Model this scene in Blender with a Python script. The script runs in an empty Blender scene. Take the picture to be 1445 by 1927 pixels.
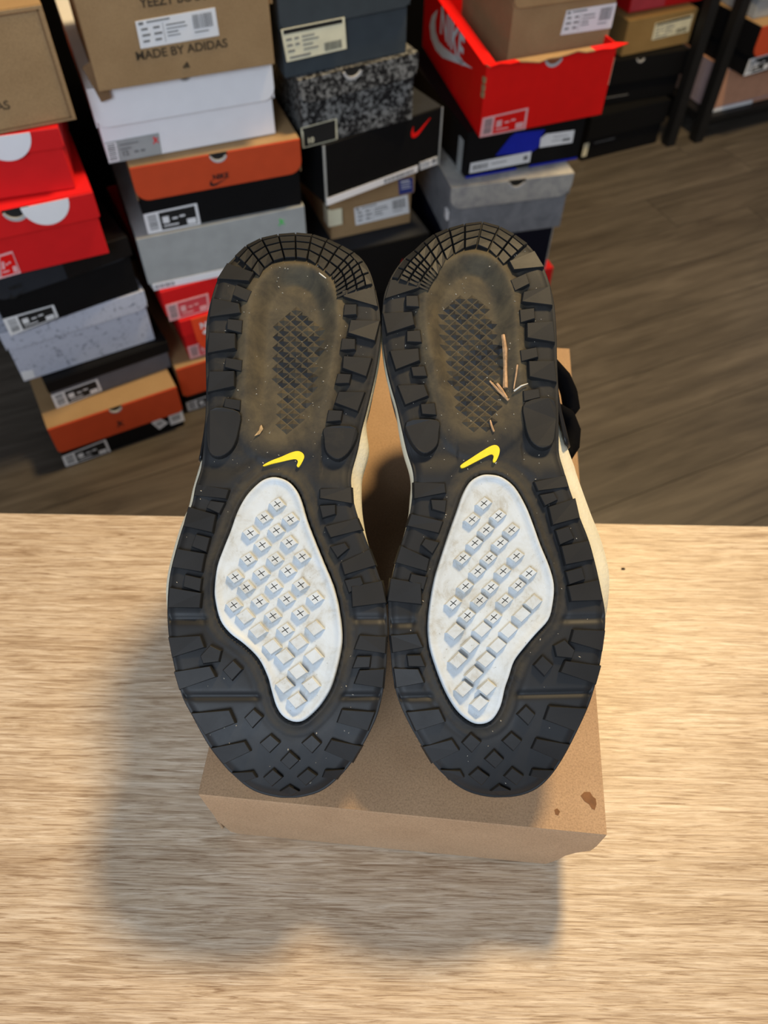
import bpy, bmesh, math, random
import numpy as np
from mathutils import Matrix, Vector
random.seed(7)
S = bpy.context.scene
COL = S.collection
R = math.radians

# ------------------------------------------------------------------ camera
cam_d = bpy.data.cameras.new('camera'); cam = bpy.data.objects.new('camera', cam_d); COL.objects.link(cam)
S.camera = cam
cam_d.sensor_fit = 'VERTICAL'; cam_d.sensor_height = 36.0; cam_d.lens = 1447.0/1927.0*36.0
cam_d.clip_start = .01; cam_d.clip_end = 50
_P, _r = R(53.0), R(1.0)
_fw = Vector((0, math.cos(_P), -math.sin(_P))); _rt0 = Vector((1, 0, 0)); _up0 = _rt0.cross(_fw)
_rt = math.cos(_r)*_rt0 + math.sin(_r)*_up0; _up = math.cos(_r)*_up0 - math.sin(_r)*_rt0
cam.matrix_world = Matrix(((_rt.x, _up.x, -_fw.x, 0), (_rt.y, _up.y, -_fw.y, 0), (_rt.z, _up.z, -_fw.z, 1.0), (0, 0, 0, 1)))
cam_d.dof.use_dof = True; cam_d.dof.focus_distance = .415; cam_d.dof.aperture_fstop = 9.0

# ------------------------------------------------------------------ world, lights, exposure
W = bpy.data.worlds.new('world'); S.world = W; W.use_nodes = True
W.node_tree.nodes['Background'].inputs[0].default_value = (.95, .95, 1.0, 1)
W.node_tree.nodes['Background'].inputs[1].default_value = .26
S.view_settings.view_transform = 'Standard'; S.view_settings.look = 'None'
S.view_settings.exposure = 0.27; S.view_settings.gamma = 1.0; S.view_settings.use_curve_mapping = False
def area(name, loc, target, size, power, col, sy=None, shape='DISK'):
    d = bpy.data.lights.new(name, 'AREA'); d.energy = power; d.color = col; d.shape = shape; d.size = size
    if sy: d.shape = 'RECTANGLE'; d.size_y = sy
    o = bpy.data.objects.new(name, d); COL.objects.link(o); o.location = loc
    o.rotation_euler = (Vector(target)-Vector(loc)).to_track_quat('-Z', 'Y').to_euler(); return o
area('ceiling_lamp', (.62, 1.30, 2.44), (.05, .5, .3), .34, 52, (1.0, .735, .38))
area('window_daylight', (-.60, -1.70, 1.75), (.05, .7, .35), 1.2, 40, (.73, .85, 1.0), sy=1.1)

# ------------------------------------------------------------------ node helpers
MATS = {}
def mat(name, col, rough=.6, spec=.3, var=.08, vscale=40., bump=0., bscale=200., stretch=(1, 1, 1)):
    """plain procedural surface: base colour, soft noise variation, optional fine relief"""
    if name in MATS: return MATS[name]
    m = bpy.data.materials.new(name); m.use_nodes = True; nt = m.node_tree; b = nt.nodes['Principled BSDF']
    tc = nt.nodes.new('ShaderNodeTexCoord'); mp = nt.nodes.new('ShaderNodeMapping'); mp.inputs['Scale'].default_value = stretch
    nt.links.new(tc.outputs['Object'], mp.inputs['Vector'])
    nz = nt.nodes.new('ShaderNodeTexNoise'); nz.inputs['Scale'].default_value = vscale; nz.inputs['Detail'].default_value = 5
    nt.links.new(mp.outputs['Vector'], nz.inputs['Vector'])
    rp = nt.nodes.new('ShaderNodeValToRGB'); e = rp.color_ramp.elements
    e[0].position = .3; e[1].position = .7
    e[0].color = tuple(c*(1-var) for c in col)+(1,); e[1].color = tuple(min(1, c*(1+var)) for c in col)+(1,)
    nt.links.new(nz.outputs['Fac'], rp.inputs['Fac']); nt.links.new(rp.outputs['Color'], b.inputs['Base Color'])
    b.inputs['Roughness'].default_value = rough; b.inputs['Specular IOR Level'].default_value = spec
    if bump:
        n2 = nt.nodes.new('ShaderNodeTexNoise'); n2.inputs['Scale'].default_value = bscale; n2.inputs['Detail'].default_value = 4
        nt.links.new(mp.outputs['Vector'], n2.inputs['Vector'])
        bp = nt.nodes.new('ShaderNodeBump'); bp.inputs['Strength'].default_value = bump; bp.inputs['Distance'].default_value = .001
        nt.links.new(n2.outputs['Fac'], bp.inputs['Height']); nt.links.new(bp.outputs['Normal'], b.inputs['Normal'])
    MATS[name] = m; return m
def ramp(nt, stops):
    rp = nt.nodes.new('ShaderNodeValToRGB'); el = rp.color_ramp.elements
    while len(el) < len(stops): el.new(.5)
    for e, (p, c) in zip(el, stops): e.position = p; e.color = tuple(c)+(1,)
    return rp
def noise(nt, vec, scale, detail=5, rough=.5, dist=0.):
    n = nt.nodes.new('ShaderNodeTexNoise'); n.inputs['Scale'].default_value = scale; n.inputs['Detail'].default_value = detail
    n.inputs['Roughness'].default_value = rough; n.inputs['Distortion'].default_value = dist
    nt.links.new(vec, n.inputs['Vector']); return n.outputs['Fac']
def mapping(nt, scale, rnd=True, src='Object'):
    tc = nt.nodes.new('ShaderNodeTexCoord'); mp = nt.nodes.new('ShaderNodeMapping'); mp.inputs['Scale'].default_value = scale
    v = tc.outputs[src]
    if rnd:
        oi = nt.nodes.new('ShaderNodeObjectInfo'); ad = nt.nodes.new('ShaderNodeVectorMath'); ad.operation = 'ADD'
        ml = nt.nodes.new('ShaderNodeVectorMath'); ml.operation = 'SCALE'; ml.inputs[0].default_value = (37., 19., 5.)
        nt.links.new(oi.outputs['Random'], ml.inputs['Scale'])
        nt.links.new(v, ad.inputs[0]); nt.links.new(ml.outputs[0], ad.inputs[1]); v = ad.outputs[0]
    nt.links.new(v, mp.inputs['Vector']); return mp.outputs['Vector']
def mix(nt, fac, a, b, mode='MIX'):
    m = nt.nodes.new('ShaderNodeMix'); m.data_type = 'RGBA'; m.blend_type = mode
    for s, i in ((fac, 0), (a, 6), (b, 7)):
        if isinstance(s, (int, float)): m.inputs[i].default_value = s
        elif isinstance(s, tuple): m.inputs[i].default_value = s+(1,)
        else: nt.links.new(s, m.inputs[i])
    return m.outputs[2]
def math_n(nt, op, a, b):
    m = nt.nodes.new('ShaderNodeMath'); m.operation = op
    for s, i in ((a, 0), (b, 1)):
        if isinstance(s, (int, float)): m.inputs[i].default_value = s
        else: nt.links.new(s, m.inputs[i])
    return m.outputs[0]
def bump(nt, h, strength, dist=.001):
    b = nt.nodes.new('ShaderNodeBump'); b.inputs['Strength'].default_value = strength; b.inputs['Distance'].default_value = dist
    nt.links.new(h, b.inputs['Height']); nt.links.new(b.outputs['Normal'], nt.nodes['Principled BSDF'].inputs['Normal'])
def new_mat(name, rough, spec=.4):
    m = bpy.data.materials.new(name); m.use_nodes = True; b = m.node_tree.nodes['Principled BSDF']
    b.inputs['Roughness'].default_value = rough; b.inputs['Specular IOR Level'].default_value = spec
    MATS[name] = m; return m, m.node_tree, b

def oak():
    m, nt, b = new_mat('pale_oak_laminate', .38, .5)
    v = mapping(nt, (4.5, 62, 1)); f1 = noise(nt, v, 3.0, 9, .68, 1.8)
    v2 = mapping(nt, (13, 330, 1)); f2 = noise(nt, v2, 2.2, 6, .6, 1.4)
    v3 = mapping(nt, (1.6, 11, 1)); f3 = noise(nt, v3, 2.0, 4, .5, .8)
    v4 = mapping(nt, (14, 190, 1)); f4 = noise(nt, v4, 3.0, 3, .5, 2.2)
    c1 = ramp(nt, [(.28, (.33, .235, .150)), (.44, (.50, .385, .270)), (.58, (.61, .500, .38)), (.78, (.72, .63, .52))])
    nt.links.new(f1, c1.inputs['Fac'])
    c2 = ramp(nt, [(.34, (.50, .40, .31)), (.46, (.87, .83, .78)), (.58, (1.13, 1.13, 1.11))]); nt.links.new(f2, c2.inputs['Fac'])
    c3 = ramp(nt, [(.3, (.82, .78, .74)), (.65, (1, 1, 1))]); nt.links.new(f3, c3.inputs['Fac'])
    c4 = ramp(nt, [(.30, (.45, .34, .25)), (.38, (1, 1, 1))]); nt.links.new(f4, c4.inputs['Fac'])
    oi = nt.nodes.new('ShaderNodeObjectInfo'); rr = ramp(nt, [(0, (.80, .78, .76)), (1, (1.04, 1.04, 1.04))]); nt.links.new(oi.outputs['Random'], rr.inputs['Fac'])
    c = mix(nt, .9, c1.outputs['Color'], c2.outputs['Color'], 'MULTIPLY'); c = mix(nt, .85, c, c3.outputs['Color'], 'MULTIPLY'); c = mix(nt, .4, c, c4.outputs['Color'], 'MULTIPLY'); c = mix(nt, 1., c, rr.outputs['Color'], 'MULTIPLY')
    nt.links.new(c, b.inputs['Base Color']); bump(nt, f2, .3, .0006); return m
def vinyl():
    m, nt, b = new_mat('grey_brown_vinyl', .42, .4)
    v = mapping(nt, (1.6, 16, 1)); f1 = noise(nt, v, 2.2, 6, .6, .9)
    v2 = mapping(nt, (5, 90, 1)); f2 = noise(nt, v2, 3, 5, .6, .3)
    c1 = ramp(nt, [(.3, (.055, .046, .037)), (.5, (.090, .076, .061)), (.72, (.130, .111, .090))]); nt.links.new(f1, c1.inputs['Fac'])
    c2 = ramp(nt, [(.3, (.72, .7, .68)), (.6, (1, 1, 1))]); nt.links.new(f2, c2.inputs['Fac'])
    oi = nt.nodes.new('ShaderNodeObjectInfo'); rr = ramp(nt, [(0, (.78, .78, .78)), (1, (1.0, 1.0, 1.0))]); nt.links.new(oi.outputs['Random'], rr.inputs['Fac'])
    c = mix(nt, .8, c1.outputs['Color'], c2.outputs['Color'], 'MULTIPLY'); c = mix(nt, 1., c, rr.outputs['Color'], 'MULTIPLY')
    nt.links.new(c, b.inputs['Base Color']); bump(nt, f2, .1, .0005); return m
def kraft(name, col):
    m, nt, b = new_mat(name, .75, .2)
    v = mapping(nt, (1, 1, 1)); f1 = noise(nt, v, 900, 3, .7); f2 = noise(nt, v, 25, 4, .5)
    c1 = ramp(nt, [(.28, tuple(x*.72 for x in col)), (.5, col), (.75, tuple(min(1, x*1.22) for x in col))]); nt.links.new(f1, c1.inputs['Fac'])
    c2 = ramp(nt, [(.3, (.88, .86, .84)), (.7, (1, 1, 1))]); nt.links.new(f2, c2.inputs['Fac'])
    nt.links.new(mix(nt, 1., c1.outputs['Color'], c2.outputs['Color'], 'MULTIPLY'), b.inputs['Base Color']); bump(nt, f1, .12, .0004); return m
def speckle(name, base, dark, scale, lo, hi):
    m, nt, b = new_mat(name, .6, .3)
    v = mapping(nt, (1, 1, 1)); f = noise(nt, v, scale, 6, .7, .6)
    c = ramp(nt, [(lo, dark), (hi, base)]); nt.links.new(f, c.inputs['Fac']); nt.links.new(c.outputs['Color'], b.inputs['Base Color']); return m
def rubber():
    m, nt, b = new_mat('black_rubber', .52, .30)
    at = nt.nodes.new('ShaderNodeAttribute'); at.attribute_name = 'dust'
    v = mapping(nt, (1, 1, 1), False); f = noise(nt, v, 60, 8, .7, .4); f2 = noise(nt, v, 420, 4, .7); f3 = noise(nt, v, 16, 3, .5)
    k = math_n(nt, 'MULTIPLY', at.outputs['Fac'], math_n(nt, 'MULTIPLY', f, 1.35))
    base = ramp(nt, [(.3, (.008, .0085, .0095)), (.7, (.017, .0175, .0185))]); nt.links.new(f3, base.inputs['Fac'])
    k2 = ramp(nt, [(.26, (0, 0, 0)), (.85, (1, 1, 1))]); nt.links.new(k, k2.inputs['Fac'])
    c = mix(nt, k2.outputs['Color'], base.outputs['Color'], (.085, .068, .040))
    sp = ramp(nt, [(.70, (0, 0, 0)), (.78, (.5, .5, .5))]); nt.links.new(f2, sp.inputs['Fac'])
    c = mix(nt, sp.outputs['Color'], c, (.075, .068, .055))
    nt.links.new(c, b.inputs['Base Color'])
    rr = ramp(nt, [(0, (.46, .46, .46)), (.6, (.8, .8, .8))]); nt.links.new(k, rr.inputs['Fac']); nt.links.new(rr.outputs['Color'], b.inputs['Roughness'])
    bump(nt, f2, .08, .0003); return m
def pad_white():
    m, nt, b = new_mat('off_white_foam_rubber', .5, .35)
    v = mapping(nt, (1, 1, 1), True); f = noise(nt, v, 70, 8, .72, .5); f2 = noise(nt, v, 700, 4, .6)
    c1 = ramp(nt, [(.32, (.38, .37, .33)), (.46, (.49, .52, .53)), (.6, (.53, .575, .61))]); nt.links.new(f, c1.inputs['Fac'])
    c2 = ramp(nt, [(.26, (.30, .24, .16)), (.34, (1, 1, 1))]); nt.links.new(f2, c2.inputs['Fac'])
    nt.links.new(mix(nt, .6, c1.outputs['Color'], c2.outputs['Color'], 'MULTIPLY'), b.inputs['Base Color']); return m
def knit():
    m, nt, b = new_mat('black_striped_knit', .9, .2)
    v = mapping(nt, (1, 1, 1), False); wv = nt.nodes.new('ShaderNodeTexWave'); wv.inputs['Scale'].default_value = 110; wv.bands_direction = 'DIAGONAL'; wv.inputs['Distortion'].default_value = 1.
    nt.links.new(v, wv.inputs['Vector']); c = ramp(nt, [(.6, (.012, .012, .013)), (.8, (.30, .30, .28))]); nt.links.new(wv.outputs['Fac'], c.inputs['Fac'])
    nt.links.new(c.outputs['Color'], b.inputs['Base Color']); bump(nt, wv.outputs['Fac'], .4, .001); return m
M_OAK = oak(); M_VINYL = vinyl(); M_RUB = rubber(); M_PAD = pad_white(); M_KNIT = knit()
M_KRAFT = kraft('brown_kraft_card', (.39, .255, .150)); M_KRAFT2 = kraft('tan_kraft_card', (.35, .225, .110)); M_KRAFT3 = kraft('olive_kraft_card', (.30, .19, .07)); M_KRAFTD = kraft('dark_kraft_edge', (.20, .12, .06))
M_BLACK = mat('black_card', (.0045, .0045, .005), .6, .15); M_GLOSSB = mat('glossy_black_card', (.006, .006, .007), .25, .4)
M_ORANGE = mat('burnt_orange_card', (.53, .062, .016), .6, var=.05); M_RED = mat('red_card', (.66, .010, .012), .5, var=.04); M_RED2 = mat('scarlet_card', (.78, .004, .003), .5, var=.04)
M_WHITE = mat('white_card', (.80, .80, .82), .5, var=.02); M_LBL = mat('white_label', (.78, .78, .78), .45, var=.03); M_CREAM = mat('cream_label', (.74, .70, .50), .5)
M_GREY = mat('grey_card', (.34, .355, .35), .6); M_DGREY = mat('dark_grey_card', (.115, .115, .13), .6); M_SLATE = mat('slate_card', (.045, .056, .064), .6, .2); M_SLATEL = mat('charcoal_card', (.020, .022, .027), .6, .2)
M_SPECK = speckle('speckled_pale_card', (.50, .52, .60), (.10, .11, .15), 130, .33, .44); M_ELEPH = speckle('cracked_print_card', (.006, .006, .007), (.22, .22, .21), 150, .42, .53)
M_CEM = speckle('cement_grey_card', (.42, .41, .38), (.24, .24, .25), 30, .3, .6); M_CEMD = speckle('cement_shaded_card', (.23, .24, .26), (.15, .16, .18), 30, .3, .6)  # second cement tone has the cool shade of the sides in its colour
M_INK = mat('black_ink', (.012, .012, .012), .6); M_INKG = mat('grey_ink', (.16, .16, .16), .6); M_BROWNINK = mat('dark_brown_ink', (.05, .035, .02), .7)
M_BLUE = mat('royal_blue_ink', (.006, .018, .38), .5); M_BLUEL = mat('navy_label', (.035, .05, .22), .5); M_PINK = mat('pale_pink_label', (.80, .42, .42), .5); M_PINKR = mat('rose_label', (.62, .06, .075), .5)
M_TONG = mat('coral_card', (.85, .075, .02), .5); M_GREEN = mat('green_ink', (.05, .50, .08), .5); M_PEACH = mat('peach_card', (.50, .26, .16), .6); M_LILAC = mat('lilac_card', (.36, .28, .30), .6); M_NAVY = mat('navy_card', (.004, .005, .014), .6, .15)
M_YEL = mat('yellow_rubber', (.83, .62, .03), .45, var=.05, vscale=300); M_MID = mat('cream_foam', (.74, .70, .55), .6, bump=.3, bscale=500); M_CLIP = mat('black_plastic', (.008, .008, .009), .35)
M_FABB = mat('black_webbing', (.004, .004, .005), .9, .05); M_IRON = mat('black_metal', (.008, .008, .008), .45); M_WALL = mat('charcoal_wall_paint', (.004, .004, .0045), .95, .05); M_BOARD = mat('dark_baseboard', (.03, .028, .026), .6)
M_STAIN = mat('brown_stain', (.16, .065, .022), .6, var=.25, vscale=200); M_TWIG = mat('dry_twig', (.42, .26, .14), .8, var=.35, vscale=300); M_FIBRE = mat('pale_fibre', (.62, .60, .54), .8); M_LEAF = mat('dry_leaf', (.36, .25, .13), .8, var=.3, vscale=400); M_DIRT = mat('dirt_specks', (.50, .46, .38), .8, var=.5, vscale=900)
M_TABLELEG = mat('pale_wood_leg', (.5, .37, .23), .5); M_CRUMB = mat('dark_crumb', (.02, .015, .01), .8); M_CHROME = mat('steel_ring', (.45, .45, .45), .3, .6); M_GROOVE = mat('dark_groove', (.035, .03, .025), .9)  # last one: single dark tone for the cross grooves of the studs

# ------------------------------------------------------------------ mesh helpers
def link(name, me, m=None, parent=None, mats=None):
    o = bpy.data.objects.new(name, me); COL.objects.link(o)
    for x in (mats or ([m] if m else [])): me.materials.append(x)
    if parent: o.parent = parent
    return o
def pyd(name, V, Fc, m, parent=None, smooth=False, mats=None, mi=None):
    me = bpy.data.meshes.new(name); me.from_pydata([tuple(map(float, v)) for v in V], [], Fc); me.update()
    if mi is not None: me.polygons.foreach_set('material_index', mi)
    if smooth: me.polygons.foreach_set('use_smooth', [True]*len(me.polygons))
    return link(name, me, m, parent, mats)
def tag(o, label, cat, group=None, kind=None):
    if label: o['label'] = label
    if cat: o['category'] = cat
    if group: o['group'] = group
    if kind: o['kind'] = kind
    return o
def thing(name, label, cat, loc=(0, 0, 0), rz=0., group=None):
    o = bpy.data.objects.new(name, None); COL.objects.link(o); o.location = loc; o.rotation_euler = (0, 0, rz); o.empty_display_size = .03
    return tag(o, label, cat, group)
class MB:
    """collects boxes and prisms into one mesh"""
    def __init__(s): s.V = []; s.F = []; s.MI = []
    def add(s, V, F, mi=0):
        k = len(s.V); s.V += V; s.F += [tuple(i+k for i in f) for f in F]; s.MI += [mi]*len(F)
    def box(s, x0, x1, y0, y1, z0, z1, mi=0, top=None):
        V = [(x0, y0, z0), (x1, y0, z0), (x1, y1, z0), (x0, y1, z0), (x0, y0, z1), (x1, y0, z1), (x1, y1, z1), (x0, y1, z1)]
        s.add(V, [(3, 2, 1, 0), (0, 1, 5, 4), (1, 2, 6, 5), (2, 3, 7, 6), (3, 0, 4, 7)], mi); s.add(V, [(4, 5, 6, 7)], mi if top is None else top)
    def prism(s, poly, y0, y1, mi=0):
        """poly in (x,z); y0 is the front"""
        a = sum(poly[i][0]*poly[(i+1) % len(poly)][1]-poly[(i+1) % len(poly)][0]*poly[i][1] for i in range(len(poly)))
        if a < 0: poly = poly[::-1]
        n = len(poly); V = [(x, y0, z) for x, z in poly]+[(x, y1, z) for x, z in poly]
        s.add(V, [tuple(range(n)), tuple(range(2*n-1, n-1, -1))]+[((i+1) % n, i, n+i, n+(i+1) % n) for i in range(n)], mi)
    def build(s, name, m, parent=None, mats=None, bev=0.):
        o = pyd(name, s.V, s.F, m, parent, mats=mats, mi=s.MI)
        if bev:
            md = o.modifiers.new('bevel', 'BEVEL'); md.width = bev; md.segments = 2; md.limit_method = 'ANGLE'; md.angle_limit = R(50)
        return o
def text_obj(txt, size, m, parent, fx, bold=0.):
    """fx maps text-plane (x,y) to a local 3D point"""
    cu = bpy.data.curves.new('t', 'FONT'); cu.body = txt; cu.size = size; cu.offset = bold
    to = bpy.data.objects.new('t', cu); COL.objects.link(to); bpy.context.view_layer.update()
    me = bpy.data.meshes.new_from_object(to.evaluated_get(bpy.context.evaluated_depsgraph_get()))
    bpy.data.objects.remove(to); bpy.data.curves.remove(cu)
    me.materials.clear()
    for v in me.vertices: v.co = Vector(fx(v.co.x, v.co.y))
    me.name = 'lettering'; return link('lettering', me, m, parent)
SWOOSH = [(.17, .80), (.04, .52), (0, .28), (.05, .08), (.18, 0), (.35, .05), (1, .66), (.38, .29), (.24, .25), (.15, .34), (.13, .52)]
JUMP = [(.42, 1), (.5, .9), (.45, .75), (.62, .68), (.9, .8), (.95, .74), (.66, .55), (.6, .42), (.95, .12), (.88, .04), (.5, .32), (.12, .0), (.04, .08), (.36, .42), (.38, .6), (.2, .78), (.34, .95)]

# ------------------------------------------------------------------ setting: floor planks, wall
PA = R(25.0); PD = Vector((math.cos(PA), math.sin(PA), 0)); PN = Vector((-math.sin(PA), math.cos(PA), 0)); P0 = Vector((.6055, 1.6923, 0))
fm = MB(); fm.box(-3.2, 3.2, -2.6, 2.6, -.06, -.005); flo = fm.build('floor', M_BOARD); flo['kind'] = 'structure'; flo.location = (.3, .9, 0); flo.rotation_euler = (0, 0, PA)
PW, PLN = .122, 1.22
pm = MB(); pm.box(.0006, PLN-.0006, .0006, PW-.0006, -.0058, 0); pbase = None
for row in range(-19, 12):
    off = {0: .3245, -1: 0.0}.get(row, random.Random(row*13+5).uniform(0, PLN))
    for k in range(-3, 3):
        st = off+k*PLN; w = P0+PD*st+PN*(row*PW); c = w+PD*PLN/2
        if not (-1.7 < c.x < 2.1 and -.9 < c.y < 3.0): continue
        if pbase is None: pbase = pm.build('plank', M_VINYL, bev=.0008); o = pbase
        else: o = pbase.copy(); COL.objects.link(o)
        o.parent = flo; lw = Matrix.Rotation(-PA, 4, 'Z') @ Matrix.Translation(-Vector((.3, .9, 0))) @ w
        o.location = (lw.x, lw.y, 0)
wm = MB(); wm.box(-2.6, 2.9, 0, .08, 0, 2.45); wl = wm.build('wall_back', M_WALL); wl['kind'] = 'structure'
wo = Vector((-.35, .95, 0))+PN*.93; wl.location = wo; wl.rotation_euler = (0, 0, PA)
wm = MB(); wm.box(-2.6, .80, -.50, 0, 0, 2.45); w2 = wm.build('gap_blocker', M_WALL); w2['kind'] = 'structure'; w2.location = wo; w2.rotation_euler = (0, 0, PA)  # added near-black block that keeps the gaps between the stacks dark
bm_ = MB(); bm_.box(.80, 2.9, -.012, 0.002, 0, .08); bb = bm_.build('baseboard_back', M_BOARD, bev=.003); bb['kind'] = 'structure'; bb.location = wo; bb.rotation_euler = (0, 0, PA)

# ------------------------------------------------------------------ coffee table
TZ = .467
tb = thing('coffee_table', 'pale oak plank coffee table under the brown cardboard box', 'table', (0, .095, 0))
for (y0, y1) in ((.3163, .3930), (.1253, .31625), (.0543, .12525), (-.1300, .05425), (-.2050, -.13005)):
    q = MB(); q.box(-.62, .62, -(y1-y0)/2, (y1-y0)/2, -.022, 0); o = q.build('plank', M_OAK, tb, bev=.00012); o.location = (0, (y0+y1)/2-.095, TZ)
q = MB(); q.box(-.60, .60, -.285, .283, TZ-.075, TZ-.022); q.build('frame', M_TABLELEG, tb)
for sx in (-1, 1):
    for sy in (-1, 1):
        q = MB(); q.box(-.025, .025, -.025, .025, 0, TZ-.075); o = q.build('leg', M_TABLELEG, tb, bev=.003); o.location = (sx*.565, sy*.25, 0)

# ------------------------------------------------------------------ brown box under the shoes
BT = .548
A = Vector((-.1043, .1349, 0)); Bf = Vector((.1284, .1164, 0)); ex = (Bf-A); bw = ex.length; ex.normalize(); byaw = math.atan2(ex.y, ex.x)
ca = thing('cardboard_box', 'plain brown cardboard box with a crushed corner lying under the two shoes', 'box', (A.x, A.y, TZ), byaw)
bh = BT-TZ; bl = .409
mb = MB(); t = .0022
mb.box(.0003, bw-.0003, .0003, bl-.0003, bh-t, bh)
mb.prism([(0, bh-.0006), (.001, .055), (.003, .025), (.007, .004), (.012, 0), (bw-.020, .003), (bw-.0145, .018), (bw-.013, .027), (bw-.008, .037), (bw-.001, .045), (bw, .056), (bw, bh-.0006)], 0, t)
mb.prism([(.004, 0), (bw-.03, 0), (bw-.03, bh-.0006), (.004, bh-.0006)], bl-t, bl)
mb.box(0, t, .0022, bl, 0, bh-.0006)
mb.add([(bw-t, .004, bh-.0006), (bw, .004, bh-.0006), (bw, bl, bh-.0006), (bw-t, bl, bh-.0006), (bw-t-.002, .004, .05), (bw+.0005, .006, .050), (bw, bl, 0), (bw-t, bl, 0), (bw-.012, .03, .012), (bw-.010, .03, .012)], [(0, 1, 2, 3), (1, 5, 9, 6, 2), (0, 3, 7, 8, 4), (0, 4, 5, 1), (4, 8, 9, 5), (8, 7, 6, 9), (3, 2, 6, 7)])
mb.build('lid', M_KRAFT, ca, bev=.0012)
mb = MB(); mb.box(.012, bw-.024, .006, bl-.006, 0, bh-.004); mb.build('base', M_KRAFT, ca, bev=.001)
def flat(name, pts, z, m, parent, th=.0002):
    V = [(x, y, z) for x, y in pts]; a = sum(pts[i][0]*pts[(i+1) % len(pts)][1]-pts[(i+1) % len(pts)][0]*pts[i][1] for i in range(len(pts)))
    return pyd(name, V, [tuple(range(len(V))) if a > 0 else tuple(range(len(V)-1, -1, -1))], m, parent)
inv = (Matrix.Translation((A.x, A.y, TZ)) @ Matrix.Rotation(byaw, 4, 'Z')).inverted()
STAIN1 = [(.1163, .1379), (.1188, .1401), (.1221, .1401), (.1233, .1375), (.1248, .1364), (.1248, .1333), (.1233, .1301), (.1218, .1306), (.1205, .1332), (.1181, .1348)]
STAIN2 = [(.1002, .1297), (.1019, .1306), (.1033, .1288), (.1020, .1267), (.1004, .1272)]
for pts in (STAIN1, STAIN2):
    P = [inv @ Vector((x, y, BT)) for x, y in pts]; flat('stain', [(p.x, p.y) for p in P], bh+.00015, M_STAIN, ca)

# ------------------------------------------------------------------ shoe boxes
def quad(q):
    """q = TL,TR,BR,BL in face coords -> bilinear"""
    (tl, tr, br, bl_) = q
    def f(a, b): return tuple((1-a)*(1-b)*tl[i]+a*(1-b)*tr[i]+a*b*br[i]+(1-a)*b*bl_[i] for i in (0, 1))
    return f
def rect(q, a0, a1, b0, b1):
    f = quad(q); return [f(a0, b0), f(a1, b0), f(a1, b1), f(a0, b1)]
def bars(mb_, q, a0, a1, b0, b1, n, y, seed, vert=False):
    rg = random.Random(seed)
    for i in range(n):
        s0 = i/n; s1 = s0+rg.uniform(.35, .7)/n
        if vert: mb_.prism(rect(q, a0, a1, b0+(b1-b0)*s0, b0+(b1-b0)*s1), y, y+.0002)
        else: mb_.prism(rect(q, a0+(a1-a0)*s0, a0+(a1-a0)*s1, b0, b1), y, y+.0002)
def lines(mb_, q, rows, y):
    for a0, a1, b0, b1 in rows: mb_.prism(rect(q, a0, a1, b0, b1), y, y+.0002)
def add_label(par, q, y, style, seed, lab=None):
    base = {'white': M_LBL, 'dark': M_LBL, 'red': M_PINK, 'cream': M_CREAM, 'grey': M_GREY, 'rose': M_PINK}[style]
    m_ = MB(); m_.prism(q, y-.0005, y); o = m_.build('label', base, par)
    if lab: o['label'] = lab
    yy = y-.0008; p = MB()
    if style in ('dark', 'red', 'rose'):
        i = MB(); i.prism(rect(q, .27, .95, .08, .92), yy, yy+.0002); i.build('label_panel', {'dark': M_INK, 'red': M_RED2, 'rose': M_PINKR}[style], o)
        bars(p, q, .06, .22, .12, .88, 9, yy, seed, True); p.build('barcode', M_INKG, o)
        p = MB(); yy -= .0003; lines(p, q, [(.32, .44, .3, .62), (.5, .6, .42, .5), (.64, .74, .38, .46), (.32, .6, .72, .78), (.76, .93, .62, .88)], yy)
        p.build('print', M_LBL if style == 'dark' else M_PINK, o)
    elif style == 'white':
        bars(p, q, .70, .95, .12, .62, 12, yy, seed)
        lines(p, q, [(.03, .09, .05, .16), (.13, .42, .06, .12), (.05, .13, .28, .36), (.05, .15, .5, .58), (.05, .13, .72, .8), (.2, .28, .28, .36), (.2, .3, .5, .58), (.2, .28, .72, .8), (.36, .60, .28, .33), (.36, .62, .42, .46), (.36, .5, .55, .6), (.36, .52, .68, .72), (.7, .88, .72, .76), (.32, .325, .2, .9)], yy)
        p.build('print', M_INKG, o)
    elif style == 'cream':
        lines(p, q, [(.03, .96, .03, .16)], yy); bars(p, q, .64, .93, .66, .92, 12, yy, seed); p.build('print', M_INK, o)
        p = MB(); lines(p, q, [(.05, .14, .3, .36), (.18, .25, .3, .36), (.05, .14, .48, .54), (.18, .25, .48, .54), (.05, .16, .66, .72), (.3, .5, .3, .34), (.3, .56, .42, .46), (.3, .46, .56, .6), (.3, .54, .7, .74), (.06, .4, .86, .92)], yy); p.build('print', M_INKG, o)
    elif style == 'grey':
        i = MB(); i.prism(rect(q, 0, .2, .05, .95), yy, yy+.0002); i.build('label_panel', M_LBL, o)
        bars(p, q, .03, .17, .1, .9, 9, yy-.0003, seed, True); lines(p, q, [(.25, .6, .2, .25), (.25, .45, .4, .45), (.5, .58, .6, .7), (.62, .7, .6, .7)], yy-.0003); p.build('print', M_INKG, o)
    return o
def logo(par, pts, cx, cz, sx, sz, y, m, rot=0., name='logo', mirror=False):
    c, s = math.cos(rot), math.sin(rot); P = []
    for a, b in pts:
        a = (a-.5)*sx*(-1 if mirror else 1); b = (b-.5)*sz; P.append((cx+a*c-b*s, cz+a*s+b*c))
    q_ = MB(); q_.prism(P, y-.0005, y); return q_.build(name, m, par)
def arc(cx, cz, r, a0, a1, n=8): return [(cx+r*math.cos(R(a0+(a1-a0)*i/n)), cz+r*math.sin(R(a0+(a1-a0)*i/n))) for i in range(n+1)]
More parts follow.
